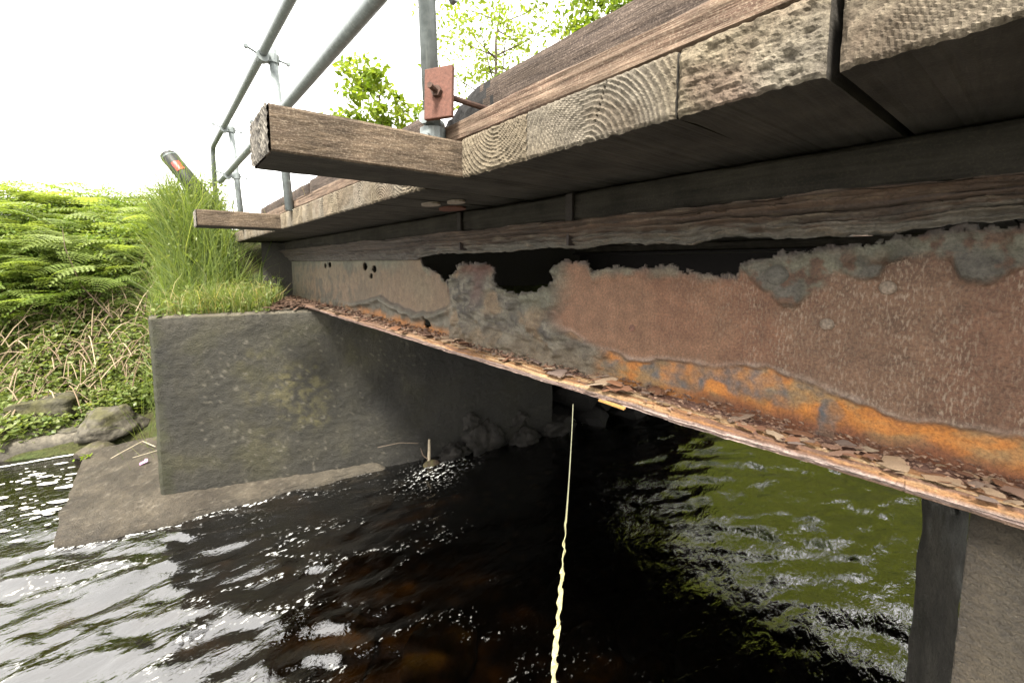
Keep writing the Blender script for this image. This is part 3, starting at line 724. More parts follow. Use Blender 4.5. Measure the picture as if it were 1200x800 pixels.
# ------------------------------------------------------------------ timber deck
dk = thing("timber_deck", "weathered timber bridge deck of thick sleepers with kerb timbers on top", "bridge deck", (1.0, 2.3, ZW + .41))
SK = -.12                                         # skew of the sleepers: dY per dX
ZB, ZT = ZW + .285, ZW + .411
def plank(y0, y1, x0, x1, ring, seed, detail=True, zb=ZB, zt=ZT, label=None, tone=0.5, cut=0.0):
    V = []; F = []; C = []; MI = []
    w = y1 - y0; h = zt - zb
    nu, nv = (max(4, int(w / .0038)), max(4, int(h / .0038))) if detail == 2 else (max(3, int(w / .012)), max(3, int(h / .012)))
    for i in range(nu + 1):
        for j in range(nv + 1):
            y = y0 + w * i / nu; z = zb + h * j / nv
            e = min(i, nu - i) / nu * w; e2 = min(j, nv - j) / nv * h
            rd = math.hypot(y - ring[0], (z - ring[1])) + .005 * nz(y * 9 + seed, z * 9, 1) + .0010 * nz(y * 40, z * 40, seed)
            ph = rd / (.0125 + .0010 * nz(rd * 14, seed, 0)); f = ph - math.floor(ph); rg = f * f if f < .85 else (1 - f) / .15 * .72
            ru = fr(y * 45 + seed, z * 45, 3, 4)
            crack = max(0, 1 - abs(math.atan2(z - ring[1], y - ring[0]) - (.9 + seed % 3 * .5)) / .010) * sst(.03, .07, rd)
            rough = tone                                            # rough sawn/rotten ends hide the rings
            d = .006 * rg * (1 - rough) + .006 * ru * (.25 + rough) + .003 * rough * fr(y * 18, z * 90, seed, 3) - .01 * crack
            if e < .006: d -= .006 * (1 - e / .006) + .008 * max(0, ru)
            if e2 < .006: d -= .005 * (1 - e2 / .006) + .006 * max(0, ru) * (j < nv / 2)
            V.append((x0 - d, y + SK * (x0 - .77), z + (.004 * ru if j == 0 else 0)))
            c = mixc((.135, .108, .074), (.29, .245, .172), rg * (1 - rough) + rough * (.42 + .35 * ru + .55 * fr(y * 14 + z * 22, z * 120 - y * 30, seed, 3)))
            c = mixc(c, (.22, .22, .21), .22 * sst(-.2, .4, nz(y * 3, z * 3, seed)))
            c = mixc(c, (.10, .075, .05), .55 * sst(.0, .5, fr(y * 5 + seed, z * 8, 7, 3)))
            c = mixc(c, (.22, .13, .11), rough * .45 * sst(0, .5, nz(y * 6, z * 6, seed + 5)))
            C.append(mixc(c, (.02, .018, .015), crack))
    for i in range(nu):
        for j in range(nv):
            a = i*(nv+1)+j; F.append((a, a+1, a+nv+2, a+nv+1)); MI.append(0)
    per = [i*(nv+1) for i in range(nu+1)] + [nu*(nv+1)+j for j in range(1, nv+1)] + [i*(nv+1)+nv for i in range(nu-1, -1, -1)] + [j for j in range(nv-1, 0, -1)]
    prev = per
    nseg = 14 if detail else 2
    for sgm in range(1, nseg + 1):
        x = x0 + (x1 - x0) * (sgm / nseg) ** 1.6; idx = []
        for k in per:
            yy = V[k][1] + SK * (x - x0); zz = V[k][2]
            ed = .0
            idx.append(len(V)); V.append((x, yy + .002 * nz(x * 7, yy * 30, seed), zz + .004 * fr(x * 4, yy * 9, zz * 9 + seed, 3))); C.append((.1, .1, .1))
        L = len(per)
        for k in range(L):
            F.append((prev[k], prev[(k+1) % L], idx[(k+1) % L], idx[k])[::-1]); MI.append(1)
        prev = idx
    F.append(tuple(prev)); MI.append(1)
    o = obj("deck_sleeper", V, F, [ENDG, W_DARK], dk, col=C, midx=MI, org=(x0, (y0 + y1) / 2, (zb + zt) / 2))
    if label: o['label'] = label
    return o
XE = .77
G = .0035
plank(.800 + G, 1.112, XE, 6.0, (.93, ZT + .03), 1, 2, tone=.25)
plank(.376 + G, .800 - .0, XE, 6.0, (.585, ZB - .012), 2, 2, tone=.10)
plank(.140 + G, .376 - G*.3, XE, 6.0, (.3, ZB - .3), 3, 2, tone=.85, label="rough sawn sleeper end with torn fibres")
plank(-.17, .126, XE - .004, 6.0, (-.22, ZB - .09), 4, 2, tone=.12)
plank(-.43, -.176, XE, 6.0, (-.3, ZB + .04), 5, 2, tone=.2)
y = 1.375; k = 6
while y < 6.4:
    w = R.choice((.235, .25, .25, .265))
    if not (3.78 <= y + w / 2 <= 4.05):
        plank(y, min(y + w, 3.80) if y < 3.8 else y + w, XE + R.uniform(-.002, .003), 6.0, (y + R.uniform(0, w), ZB + R.choice((-.03, .05, .18))), k, 2 if y < 3.8 else 1, tone=R.uniform(.05, .2))
        y += w + R.uniform(.0005, .002)
    else: y = 4.055
    k += 1
for i in range(4): plank(-.69 - .26 * i, -.435 - .26 * i, XE, 6.0, (-.6 - .26*i, ZB), 60 + i, 1)
# the two sleepers that stick out as outriggers
def outrigger(yj, x0, seed, label):
    V = []; F = []; C = []; MI = []
    nu, nv, nx = 26, 14, 60
    def P(x, a, b):       # a across 0..1, b up 0..1
        y = yj + .245 * a + SK * (x - XE); z = ZB + (ZT - ZB) * b
        return y, z
    b0 = len(V)
    for i in range(nu + 1):
        for j in range(nv + 1):
            a, b = i / nu, j / nv; y, z = P(x0, a, b); rd = math.hypot(a * .245 - .10, b * .126 + .03) + .004 * nz(a * 9, b * 9, seed)
            f = (rd / .0125) % 1.0; e = min(a, 1 - a, b, 1 - b)
            V.append((x0 + .003 * (1 - sst(0, .03, e)) - .005 * f + .0012 * nz(a * 20, b * 20, seed), y, z)); C.append(mixc((.045, .04, .035), (.33, .30, .25), f * f * .95 + .15 * nz(a * 50, b * 50, 1)))
    for i in range(nu):
        for j in range(nv): a = b0 + i*(nv+1)+j; F.append((a, a+1, a+nv+2, a+nv+1)); MI.append(0)
    # the long faces
    per = [(i / nu, 0.) for i in range(nu + 1)] + [(1., j / nv) for j in range(1, nv + 1)] + [(i / nu, 1.) for i in range(nu - 1, -1, -1)] + [(0., j / nv) for j in range(nv - 1, 0, -1)]
    L = len(per); rings = []
    for s_ in range(nx + 1):
        x = x0 + .006 + (1.9 - x0) * s_ / nx; ids = []
        for (a, b) in per:
            y, z = P(x, a, b); e = (min(a, 1 - a) < .001) + (min(b, 1 - b) < .001)
            wv = .0018 * fr(x * 5, a * 3, b * 3 + seed, 4) + .0012 * fr(x * 30, a * 12, b * 12, 3)
            if e == 2: wv -= .004
            ca, cb = a - .5, b - .5; ids.append(len(V)); V.append((x, y + wv * (1 if ca > 0 else -1) * (abs(ca) > .499), z + wv * (1 if cb > 0 else -1) * (abs(cb) > .499) - (.004 if (e == 2 and b > .5) else 0))); C.append((.1, .1, .1))
        rings.append(ids)
    for r0, r1 in zip(rings, rings[1:]):
        for k in range(L):
            bottom = per[k][1] == 0. and per[(k+1) % L][1] == 0.
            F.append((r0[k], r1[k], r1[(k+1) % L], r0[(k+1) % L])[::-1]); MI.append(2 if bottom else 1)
    F.append(tuple(rings[-1])); MI.append(1)
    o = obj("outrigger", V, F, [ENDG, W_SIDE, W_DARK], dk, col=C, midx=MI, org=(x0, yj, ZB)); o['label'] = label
    return o
outrigger(1.122, .222, 3, "nearer brown sleeper sticking out past the deck edge")
outrigger(3.805, .215, 8, "far brown sleeper sticking out past the deck edge")
# kerb timbers lying along the edge, and the bearer below
def long_timber(name, x0, x1, y0, y1, z0, z1, mat, seed, burnt=False, label=None, rag=.004):
    n = max(8, int((y1 - y0) / .02)); per = []
    m = 8
    for i in range(m): per.append((i / m, 0))
    for i in range(m): per.append((1, i / m))
    for i in range(m): per.append((1 - i / m, 1))
    for i in range(m): per.append((0, 1 - i / m))
    V = []; F = []; L = len(per)
    for s_ in range(n + 1):
        y = y0 + (y1 - y0) * s_ / n
        for (a, b) in per:
            x = x0 + (x1 - x0) * a; z = z0 + (z1 - z0) * b
            w = rag * fr(y * 3, a * 4, b * 5 + seed, 4)
            if min(a, 1-a) < .01 and min(b, 1-b) < .01: w -= .005
            if burnt:
                q = sst(.30, 0, y1 - y); z = z0 + (z - z0) * (1 - .30 * q * q * (b > .3)) ; w += .012 * q * fr(y * 20, a * 9, b * 9, 4)
            sx = (a > .99) - (a < .01); sz = (b > .99) - (b < .01)
            V.append((x + w * sx, y, z + w * sz))
    for s_ in range(n):
        for k in range(L): F.append((s_*L+k, s_*L+(k+1) % L, (s_+1)*L+(k+1) % L, (s_+1)*L+k)[::-1])
    F.append(tuple(range(L))[::-1][::-1]); F.append(tuple(n*L+k for k in range(L))[::-1])
    cut_ = int(n * (1 - .24 / (y1 - y0)))
    o = obj(name, V, F, [mat, CHAR], dk, org=(x0, (y0+y1)/2, z0), midx=[1 if burnt and (q // L >= cut_ - 2 * ((q * 7) % 3)) else 0 for q in range(len(F))])
    if label: o['label'] = label
    return o
ZK = ZT + .003
long_timber("kerb_board", .785, .905, -1.2, 1.30, ZK, ZW + .492, W_KERB, 1, label="reddish brown board along the near deck edge")
long_timber("kerb_board", .785, .905, 1.52, 3.7, ZK, ZW + .487, W_KERB, 2)
long_timber("kerb_board", .785, .905, 3.72, 6.3, ZK, ZW + .487, W_KERB, 12)
long_timber("kerb_sleeper", .93, 1.06, -1.2, 1.46, ZK, ZW + .672, W_KERB2, 3, burnt=True, label="tall kerb sleeper with a blackened rotten end")
long_timber("kerb_sleeper", .93, 1.06, 1.66, 3.5, ZK, ZW + .672, W_KERB2, 4)
long_timber("kerb_sleeper", .93, 1.06, 3.54, 5.6, ZK, ZW + .660, W_KERB2, 5)
mb = MB(); mb.box(6.02, 6.06, -1.2, 6.3, ZB - .02, ZT + .02, (.07, .06, .05)); mb.build('light_stop_strip', W_KERB2, dk)  # added strip at the far edge, stops light entering the sleeper gaps
mb = MB()
for k in range(22):
    y0 = -1.2 + .345 * k; mb2 = MB(); mb2.box(1.12, 5.7, y0, y0 + .338, ZT + .006, ZT + .045, (.09, .075, .06)); mb2.build("light_stop_board", W_KERB2, dk)  # added unseen boards over the sleepers, block light leaking through the gaps
long_timber("bearer", 1.235, 1.40, -1.2, 6.4, ZW + .1685, ZB - .007, W_BEAR, 6)
long_timber("bearer", 5.45, 5.62, -1.2, 6.4, ZW + .1685, ZB - .007, W_BEAR, 7)
# bolt plates under the sleepers
for i, (x, y, r) in enumerate(((.97, 1.66, .05), (1.02, 1.52, .045), (1.13, 1.72, .075))):
    mb = MB(); P = [(x + r * (.8 + .2 * nz(k, i, 1)) * math.cos(k * math.pi / 6), y + r * 1.2 * math.sin(k * math.pi / 6)) for k in range(12)]
    mb.add([(a, b, ZB - .012) for a, b in P] + [(a, b, ZB - .003) for a, b in P], [tuple(range(11, -1, -1)), tuple(range(12, 24))] + [(k, (k+1) % 12, 12 + (k+1) % 12, 12 + k) for k in range(12)])
    mb.build("bolt_plate", m_plain("pale_rust", (.30, .25, .20), .8) if i < 2 else PLATE, dk)

# rusty washer plate with its tie rod
wp = thing("washer_plate", "rusty red square washer plate bolted on a tie rod beside the near post", "washer plate", (.72, 1.165, ZW + .564))
nrm = Vector((-.88, -.475, .06)).normalized(); tan = Vector((0, 0, 1)).cross(nrm).normalized(); upv = nrm.cross(tan)
mb = MB(); c = Vector((.72, 1.165, ZW + .560))
mb.obox(c, tan * .052, upv * .083, nrm * .009); o = mb.build("plate", PLATE, wp); bv = o.modifiers.new("bevel", 'BEVEL'); bv.width = .003; bv.segments = 2
mb = MB(); P0 = c + nrm * .060; P1 = c + Vector((.34, -.05, -.02))
mb.tube([P0, c + nrm * .01], .0095, 8); mb.tube([c, c + Vector((.12, -.01, -.004)), P1], .010, 8); mb.build("tie_rod", DRUST, wp)
mb = MB(); mb.tube([c + nrm * .008, c + nrm * .024], .019, 6); mb.build("nut", DRUST, wp)

# ------------------------------------------------------------------ handrail
hr = thing("handrail", "galvanised scaffold tube handrail along the outer edge of the deck", "handrail", (.72, 3.0, ZW + .41))
def rail(name, P, r=.030):
    mb = MB(); mb.tube(P, r, 18); o = mb.build(name, GALV, hr, smooth=False)
    o.data.polygons.foreach_set("use_smooth", [len(p.vertices) == 4 for p in o.data.polygons]); return o
rail("upper_rail", [(.65, -1.5, ZW + 1.515), (.65, 2.6, ZW + 1.527), (.648, 5, ZW + 1.59), (.645, 7.0, ZW + 1.655), (.645, 7.12, ZW + 1.645), (.645, 7.22, ZW + 1.56), (.645, 7.24, ZW + .5)])
rail("lower_rail", [(.65, -1.5, ZW + .955), (.65, 1.48, ZW + .973), (.65, 3.9, ZW + 1.015), (.65, 6.6, ZW + 1.085)])
def coupler(x, y, z, xr):
    c = MB(); c.tube([(x, y, z - .03), (x, y, z + .03)], .043, 14); c.tube([(xr, y - .03, z), (xr, y + .03, z)], .043, 14)
    c.obox(((x + xr)/2, y, z), (.05, 0, 0), (0, .022, 0), (0, 0, .022)); o = c.build("coupler", GALV, hr)
    b = MB(); b.tube([(xr - .04, y - .01, z + .01), (xr - .105, y - .02, z + .03)], .008, 6); b.tube([(xr - .105, y - .034, z + .03), (xr - .105, y - .004, z + .03)], .014, 6)
    b.tube([(x + .035, y + .0, z + .005), (x + .10, y - .02, z - .012)], .008, 6); b.tube([(x + .10, y - .034, z - .012), (x + .10, y - .006, z - .012)], .014, 6)
    p = b.build("bolt", GALV, o)
posts = ((1.262, .752, .705, ZW + 1.9, True), (3.40, .755, .715, ZW + 1.62, True), (5.78, .76, .715, ZW + 1.68, True))
for (y, xb, xt, zt, cl) in posts:
    dy = .0 if y < 2 else .11
    rail("post", [(xb, y, ZW + .40), (xt, y + dy, zt)])
    zu = 1.52 if y < 3 else (1.548 if y < 4 else 1.615); zl = .97 if y < 3 else (1.007 if y < 4 else 1.065)
    for zc in (zu, zl):
        f = (zc - .40) / (zt - ZW - .40); coupler(xb + (xt - xb) * f, y + dy * f, ZW + zc - .02, .65)
b = MB(); b.tube([(.752, 1.262, ZW + .415), (.752, 1.262, ZW + .475)], .046, 14); b.tube([(.70, 1.235, ZW + .50), (.79, 1.28, ZW + .50)], .022, 10); b.tube([(.70, 1.235, ZW + .435), (.79, 1.28, ZW + .435)], .018, 10)
b.build("base_clamp", GALV, hr)

# ------------------------------------------------------------------ yellow tape
TC = []; n = 330; V = []; F = []
for i in range(n + 1):
    s = i / n; z = ZW - .490 - 1.99 * s
    bend = s ** 1.3
    x = 1.035 - .58 * bend * .72 + .016 * s * 2 * nz(s * 7, 1, 1) + .004 * nz(s * 70, 2, 1) * (s > .2); y = .835 - .50 * bend * .30 + .014 * s * 2 * nz(s * 7, 5, 2) + .004 * nz(s * 70, 2, 8) * (s > .2)
    tw = .6 + 2.0 * s + 20 * max(0, s - .24) + 4.5 * nz(s * 14, 0, 4) * (s > .2) + 1.5 * nz(s * 60, 0, 4) * (s > .24); w = .0044 + .0066 * sst(.12, .40, s) + .003 * nz(s * 90, 3, 3) * (s > .25)
    ph = 1.0 if .285 < s < .295 else 0
    a = Vector((math.cos(tw), math.sin(tw), .25 * nz(s * 50, 7, 1) + (1.2 if ph else 0))).normalized()
    bvec = Vector((-math.sin(tw), math.cos(tw), 0)); c0 = Vector((x, y, z))
    for q in (a * w + bvec * .0012, a * w - bvec * .0012, -a * w - bvec * .0012, -a * w + bvec * .0012): V.append(c0 + q); TC.append(mixc((.26, .26, .17), (.44, .41, .21), sst(.10, .30, s)))  # upper tape darker and olive: its shade and dirt put into the colour
for i in range(n):
    for k in range(4): F.append((i*4+k, i*4+(k+1) % 4, (i+1)*4+(k+1) % 4, (i+1)*4+k))
tag(obj("hanging_tape", V, F, m_vcol("yellow_tape", .6, 240, .001, .3), org=(1.035, .835, ZW - .49), col=TC), "twisted pale yellow tape hanging from the girder flange down to the water", "tape")

# ------------------------------------------------------------------ rust flakes on the flange
def flake_mesh(seed, n=9):
    rr = random.Random(seed); P = []; el = rr.uniform(.45, .75)
    for k in range(n):
        a = 2 * math.pi * (k + rr.uniform(-.3, .3)) / n; q = rr.uniform(.5, 1.15); P.append((math.cos(a) * q, math.sin(a) * q * el))
    V = []; F = []
    for zo in (0, -1):
        for (a, b) in P: V.append((a, b, (.10 * (1 - a * a) - .06 * b + zo * .075)))
        V.append((0, 0, .11 + zo * .075))
    for k in range(n):
        k2 = (k + 1) % n; F.append((k, k2, n)); F.append((n + 1 + k2, n + 1 + k, 2 * n + 1)); F.append((k, n + 1 + k, n + 1 + k2, k2))
    return mesh("rust_flake", V, F, FLK)
FM = [flake_mesh(s) for s in range(9)]
def flake(x, y, z, size, tilt, rot, mi, label, group=None):
    o = link("rust_flake", FM[mi % len(FM)]); o.location = (x, y, z); o.scale = (size, size, min(size, .05) * R.uniform(.5, 1.1))
    o.rotation_euler = (tilt[0], tilt[1], rot); tag(o, label, "rust flake", group); return o
ZF = ZW - .455
special = [(1.178, 1.035, .060, "large smooth brown rust flake lying flat left of the hanging tape"),
           (1.190, .205, .030, "grey pointed rust flake lying on brown crumbs below the grey patch of web"),
           (1.178, .046, .032, "largest pale cream rust flake on the near stretch of the flange"),
           (1.172, -.036, .022, "pale tan flake with a wavy edge, right of the largest cream flake"),
           (1.182, -.092, .024, "flat tan flake nearest the right edge of the picture"),
           (1.17, .120, .014, "small cream flake just left of the largest cream flake")]
for i, (x, y, s_, lb) in enumerate(special): flake(x, y, ZF + .008, s_, (R.uniform(-.1, .1), R.uniform(.05, .2), 0), 1.3 + R.uniform(-.3, .3), i, lb)
for i in range(10): flake(1.165 + R.uniform(-.012, .03), .77 + R.uniform(-.09, .09), ZF + .004 + .0035 * i, R.uniform(.03, .055), (R.uniform(-.3, .3), R.uniform(-.1, .35), 0), R.uniform(1.1, 2.0), i, "dark orange flake in the loose stack beside the top of the tape", "stacked flakes beside the tape")
for i in range(150):
    u = R.random(); y = -.2 + 4.6 * u ** 1.8
    x = R.uniform(1.150, 1.275); s_ = R.uniform(.010, .026) * (1 + .6 * min(y, 2.6)) * R.choice((.7, 1, 1, 1.5))
    flake(x, y, ZF + R.uniform(.001, .010), min(s_, .06), (R.uniform(-.3, .3), R.uniform(-.15, .45), 0), R.uniform(.6, 2.4), R.randrange(9), "loose rust flake lying among many on the lower flange of the girder", "rust flakes scattered along the flange")
mb = MB()
for i in range(2600):
    y = -.3 + 6.4 * R.random() ** 2.0; x = 1.293 - abs(R.gauss(0, .055)); 
    if x < 1.15: continue
    s_ = R.uniform(.002, .006) * (1 + .6 * min(y, 3)); a = R.uniform(0, 6.3); z = ZF + R.uniform(-.004, .004) + .012 * sst(1.25, 1.30, x)
    c = mixc((.10, .05, .035), (.34, .22, .15), R.random())
    P = [(x + s_ * math.cos(a + k * 2.1) , y + s_ * 1.4 * math.sin(a + k * 2.1), z + R.uniform(-.2, 1) * s_) for k in range(3)] + [(x, y, z + s_ * .9)]
    mb.add(P, [(0, 1, 3), (1, 2, 3), (2, 0, 3), (2, 1, 0)], c)
tag(mb.build("rust_crumbs", m_vcol("rust_crumb", .85, 80, .001)), "fine rust crumbs", "rust", kind='stuff')
# splinter under the flange edge beside the tape
mb = MB(); mb.obox((1.150, .755, ZW - .4955), (.006, 0, .001), (.004, .055, .0), (0, 0, .003)); 
tag(mb.build("rust_splinter", m_plain("orange_rust", (.45, .25, .08), .8), org=(1.145, .755, ZW - .4985)), "long orange splinter of rust peeling from the flange edge by the tape", "rust splinter")
# litter at the bearing end of the girder
mb = MB()
for i in range(160):
    u = R.uniform(1.0, 2.0); x = R.uniform(.85, 1.28); y = R.uniform(4.72, 5.9); a = R.uniform(0, 6.3); L_ = R.uniform(.03, .14); z = 1.95 + R.uniform(0, .04)
    mb.obox((x, y, z), (math.cos(a) * L_, math.sin(a) * L_, R.uniform(-.02, .02)), (-math.sin(a) * .012, math.cos(a) * .012, 0), (0, 0, .003), mixc((.05, .03, .02), (.16, .10, .07), R.random()))
tag(mb.build("bark_litter", DRY), "brown litter on the abutment shelf", "litter", kind='stuff')

# ------------------------------------------------------------------ rocks, stones and small things at the water's edge
def slab():
    V = []; C = []; nx, ny = 60, 26
    for i in range(nx + 1):
        for j in range(ny + 1):
            u, v = i / nx, j / ny; x = -3.0 + 2.25 * u; y0 = 7.50 - .33 * (u - .65) * 1.2; y = y0 + .95 * v
            e = sst(0, .22, v) * sst(1.0, .95, u) ; z = -.35 + (.55 + .09 * v) * e + .03 * fr(x * 2, y * 6, 1, 4) + .010 * fr(x * 9, y * 26, 1, 3) + (.02 * math.floor(3 * v) / 3)
            V.append((x + .05 * nz(v * 5, 2, 2), y - .05 * (1 - v) * nz(x * 3, 0, 0), z))
            c = mixc((.10, .088, .065), (.175, .155, .118), .5 + .8 * fr(x * 2, y * 7, 2, 4)); C.append(mixc(c, (.05, .045, .035), sst(.16, .05, z)))
    return obj("rock_slab", V, grid_faces(nx + 1, ny + 1), STONE, org=(-1.9, 7.8, 0), col=C, smooth=True)
tag(slab(), "long flat grey rock slab sloping into the brown pool at the left edge", "rock")
o = rock("boulder", (-1.40, 8.25, .40), (.48, .46, .27), 11, (.085, .078, .05), sub=4, rough=.45, rot=.35, cuts=9); tag(o, "broad mossy boulder on top of the flat slab under the brambles", "boulder")
o = rock("boulder", (-.66, 7.58, .27), (.42, .42, .28), 17, (.11, .098, .074), sub=4, rough=.4, rot=-.2, cuts=10); tag(o, "pale angular rock wedged against the left side of the concrete block", "boulder")
o = rock("boulder", (-1.66, 7.95, .22), (.20, .2, .15), 23, (.10, .085, .065), sub=3); tag(o, "small dark stone under the left end of the mossy boulder", "stone")
o = rock("boulder", (-.98, 7.75, .22), (.22, .16, .075), 29, (.11, .10, .075), sub=3); tag(o, "thin flat stone lying on the slab between the two boulders", "stone")
o = rock("boulder", (-.80, 7.12, .06), (.20, .16, .10), 31, (.09, .075, .055), sub=3); tag(o, "low wet brown stone at the corner of the pool", "stone")
for i, (x, y, r) in enumerate(((2.15, 1.50, .30), (2.62, 1.35, .26), (2.28, 1.12, .28), (1.9, 1.55, .18), (2.9, 1.0, .3), (1.35, 2.3, .3), (.7, 2.8, .35), (3.1, 1.75, .22), (-.9, 6.0, .3), (-1.3, 6.6, .35), (1.6, .9, .25))):
    o = rock("riverbed_stone", (x, y, -.42), (r, r * .8, r * .8), 70 + i, (.13, .085, .045), sub=3, rough=.2, cuts=3)
    tag(o, "brown stone lying under the water on the river bed", "stone", "stones under the water")
o = rock("pale_stone", (1.575, 4.53, .165), (.048, .04, .035), 5, (.6, .57, .5), sub=2, mat=WHITE_ST); tag(o, "small cream stone on the tip of the footing ledge", "stone")
o = rock("pale_stone", (1.70, 4.47, .14), (.035, .03, .02), 6, (.5, .55, .6), sub=2, mat=m_plain("bluish_stone", (.45, .5, .54), .7)); tag(o, "tiny bluish white stone right of the cream stone", "stone")
mb = MB(); mb.obox((-.30, 6.05, .155), (.035, .005, .01), (0, .02, .006), (0, 0, .002)); mb.obox((-.285, 6.06, .165), (.01, .012, .012), (-.012, .012, 0), (.001, -.001, .002))
tag(mb.build("flower_petal", PINK, org=(-.30, 6.05, .15)), "fallen pink flower petal on the footing beside the block", "petal")
mb = MB(); mb.tube([(2.27, 4.05, .02), (2.275, 4.04, .2), (2.272, 4.03, .33)], [.02, .017, .013], 7, col=(.40, .34, .25)); mb.tube([(2.27, 4.04, .06), (2.20, 4.06, .14), (2.17, 4.06, .24)], [.008, .006, .004], 5, col=(.16, .12, .09))
tag(mb.build("broken_stick", DRY, org=(2.27, 4.05, 0)), "pale broken stick standing up at the water's edge beside the dark wall", "stick")
o = rock("boulder", (2.30, 4.0, .0), (.13, .10, .07), 37, (.06, .04, .026), sub=3); tag(o, "brown wet stone at the foot of the broken stick", "stone")
mb = MB(); mb.tube([(1.72, 4.24, .33), (1.95, 4.15, .345), (2.15, 4.08, .30)], .006, 5, col=(.10, .08, .06))
tag(mb.build("thin_twig", DRY, org=(1.72, 4.24, .33)), "thin bent twig stuck against the face of the concrete block", "twig")
mb = MB(); mb.tube([(-.78, 6.45, .06), (-.5, 6.55, .16), (-.32, 6.60, .22), (-.2, 6.4, .18)], .006, 5, col=(.42, .36, .26)); mb.tube([(-.72, 6.5, .07), (-.4, 6.35, .13), (-.15, 6.35, .15)], .004, 5, col=(.5, .44, .32))
tag(mb.build("dry_stalk", DRY, org=(-.5, 6.5, .1)), "dry pale stalk lying across the top of the footing", "stalk")

# foam on the sheltered pool
mb = MB()
for i in range(240):
    x = R.uniform(-2.6, -.88); y = R.uniform(5.3, 7.35 - .2 * (x + 1.6) - .1); s_ = R.choice((.006, .009, .012, .02, .034)) * R.uniform(.7, 1.3) ; e = R.uniform(1.2, 3.0)
    if y > 7.36 - .33 * (x + 1.5): continue
    P = []
    for k in range(9):
        a = 2 * math.pi * k / 9; q = s_ * R.uniform(.6, 1.2); P.append((x + e * q * math.cos(a) * .93 - q * math.sin(a) * -.37, y - .37 * e * q * math.cos(a) + q * math.sin(a) * .93, .012))
    mb.add(P + [(x, y, .016)], [(k, (k+1) % 9, 9) for k in range(9)])
for i in range(70):                                                # line of foam against the slab
    u = i / 69; x = -2.6 + 1.72 * u; y = 7.42 - .20 * (x + 1.6) + R.uniform(-.012, .012); s_ = R.uniform(.014, .03)
    P = [(x + 1.6 * s_ * math.cos(k * .7) , y + .6 * s_ * math.sin(k * .7), .013) for k in range(9)]
    mb.add(P + [(x, y, .02)], [(k, (k+1) % 9, 9) for k in range(9)])
tag(mb.build("foam_flecks", m_plain("foam", (.78, .77, .70), .8, 120, .12)), "white foam flecks on the pool", "foam", kind='stuff')

# ------------------------------------------------------------------ vegetation
def leaf_cloud(P, size, aspect=.55, up=.3, fold=.2, seed=1):
    rs = np.random.RandomState(seed); P = np.asarray(P); n = len(P)
    nrm = rs.normal(size=(n, 3)); nrm[:, 2] = np.abs(nrm[:, 2]) + up; nrm /= np.linalg.norm(nrm, axis=1)[:, None]
    a = np.cross(nrm, rs.normal(size=(n, 3))); a /= np.linalg.norm(a, axis=1)[:, None]; b = np.cross(nrm, a)
    s = (size * rs.uniform(.6, 1.35, n))[:, None]
    V = np.stack([P - a * s * .5, P - b * s * aspect * .5 + nrm * s * fold * .5 - a * s * .05, P + a * s * .5, P + b * s * aspect * .5 + nrm * s * fold * .5 - a * s * .05], 1).reshape(-1, 3)
    F = np.arange(4 * n).reshape(n, 4)
    F = [(int(q[0]), int(q[1]), int(q[2]), int(q[3])) for q in F]
    tint = np.repeat(rs.uniform(0, 1, n), 4)
    return V, F, tint
def tree(X, Y, h, rad, nleaf, lsize, seed, label, mat=LEAF, group=None, name="broadleaf_tree", base=.35, sparse=.5, z0=None):
    rr = random.Random(seed); z0 = ground_h(X, Y) - .05 if z0 is None else z0
    t = thing(name, label, "tree", (X, Y, z0), group)
    mb = MB(); P = []; x, y = X, Y
    for k in range(7): P.append((x, y, z0 + h * .92 * k / 6)); x += rr.uniform(-.05, .05) * h * .5; y += rr.uniform(-.05, .05) * h * .5
    r0 = .014 * h + .03; mb.tube(P, [r0 * (1 - .85 * k / 6) for k in range(7)], 8)
    cl = []
    for k in range(int(9 + h)):
        f = rr.uniform(base, .95); i = min(5, int(f * 6)); q = Vector(P[i]).lerp(Vector(P[i+1]), f * 6 - i)
        a = rr.uniform(0, 6.283); L_ = rad * (1.1 - .75 * abs(f - .55)) * rr.uniform(.6, 1.0); e = q + Vector((math.cos(a) * L_, math.sin(a) * L_, L_ * rr.uniform(.15, .7)))
        m = q.lerp(e, .5) + Vector((0, 0, -.05 * L_)); rl = r0 * .4 * (1 - f * .6); mb.tube([q, m, e], [rl, rl * .6, rl * .2], 5, False)
        for w in (.45, .7, .9, 1.05):
            for _ in range(2):
                c = q.lerp(e, w) + Vector([rr.gauss(0, .16 * rad) for _ in range(3)]); cl.append((c, rad * rr.uniform(.12, .26)))
                mb.tube([q.lerp(e, w * .9), c], [rl * .3, .004], 3, False)
    mb.build("trunk", BARK, t)
    rs = np.random.RandomState(seed); ids = rs.randint(0, len(cl), nleaf)
    C = np.array([c for c, _ in cl]); RR = np.array([r for _, r in cl])
    d = rs.normal(size=(nleaf, 3)); d /= np.linalg.norm(d, axis=1)[:, None]; d *= rs.uniform(0, 1, nleaf)[:, None] ** sparse
    pts = C[ids] + d * RR[ids][:, None] * np.array([1.15, 1.15, .85])
    V, F, tint = leaf_cloud(pts, lsize, seed=seed)
    obj("crown", V.tolist(), F, mat, t, vattr={"tint": np.clip(tint * .6 + np.repeat(rs.uniform(0, .5, len(cl))[ids], 4), 0, 1)})
    return t
tree(9.55, 11.1, 8.6, 2.7, 3000, .17, 3, "open crowned tree with pale leaves standing behind the washer plate", LEAF_Y, base=.4)
tree(12.9, 9.2, 10.3, 2.6, 5200, .19, 4, "tall tree whose leafy top shows over the middle of the deck", LEAF_Y)
tree(5.25, 12.1, 5.75, 1.45, 2400, .23, 5, "bright green young tree with large leaves seen behind the handrail", LEAF_Y, name="young_tree", base=.3)
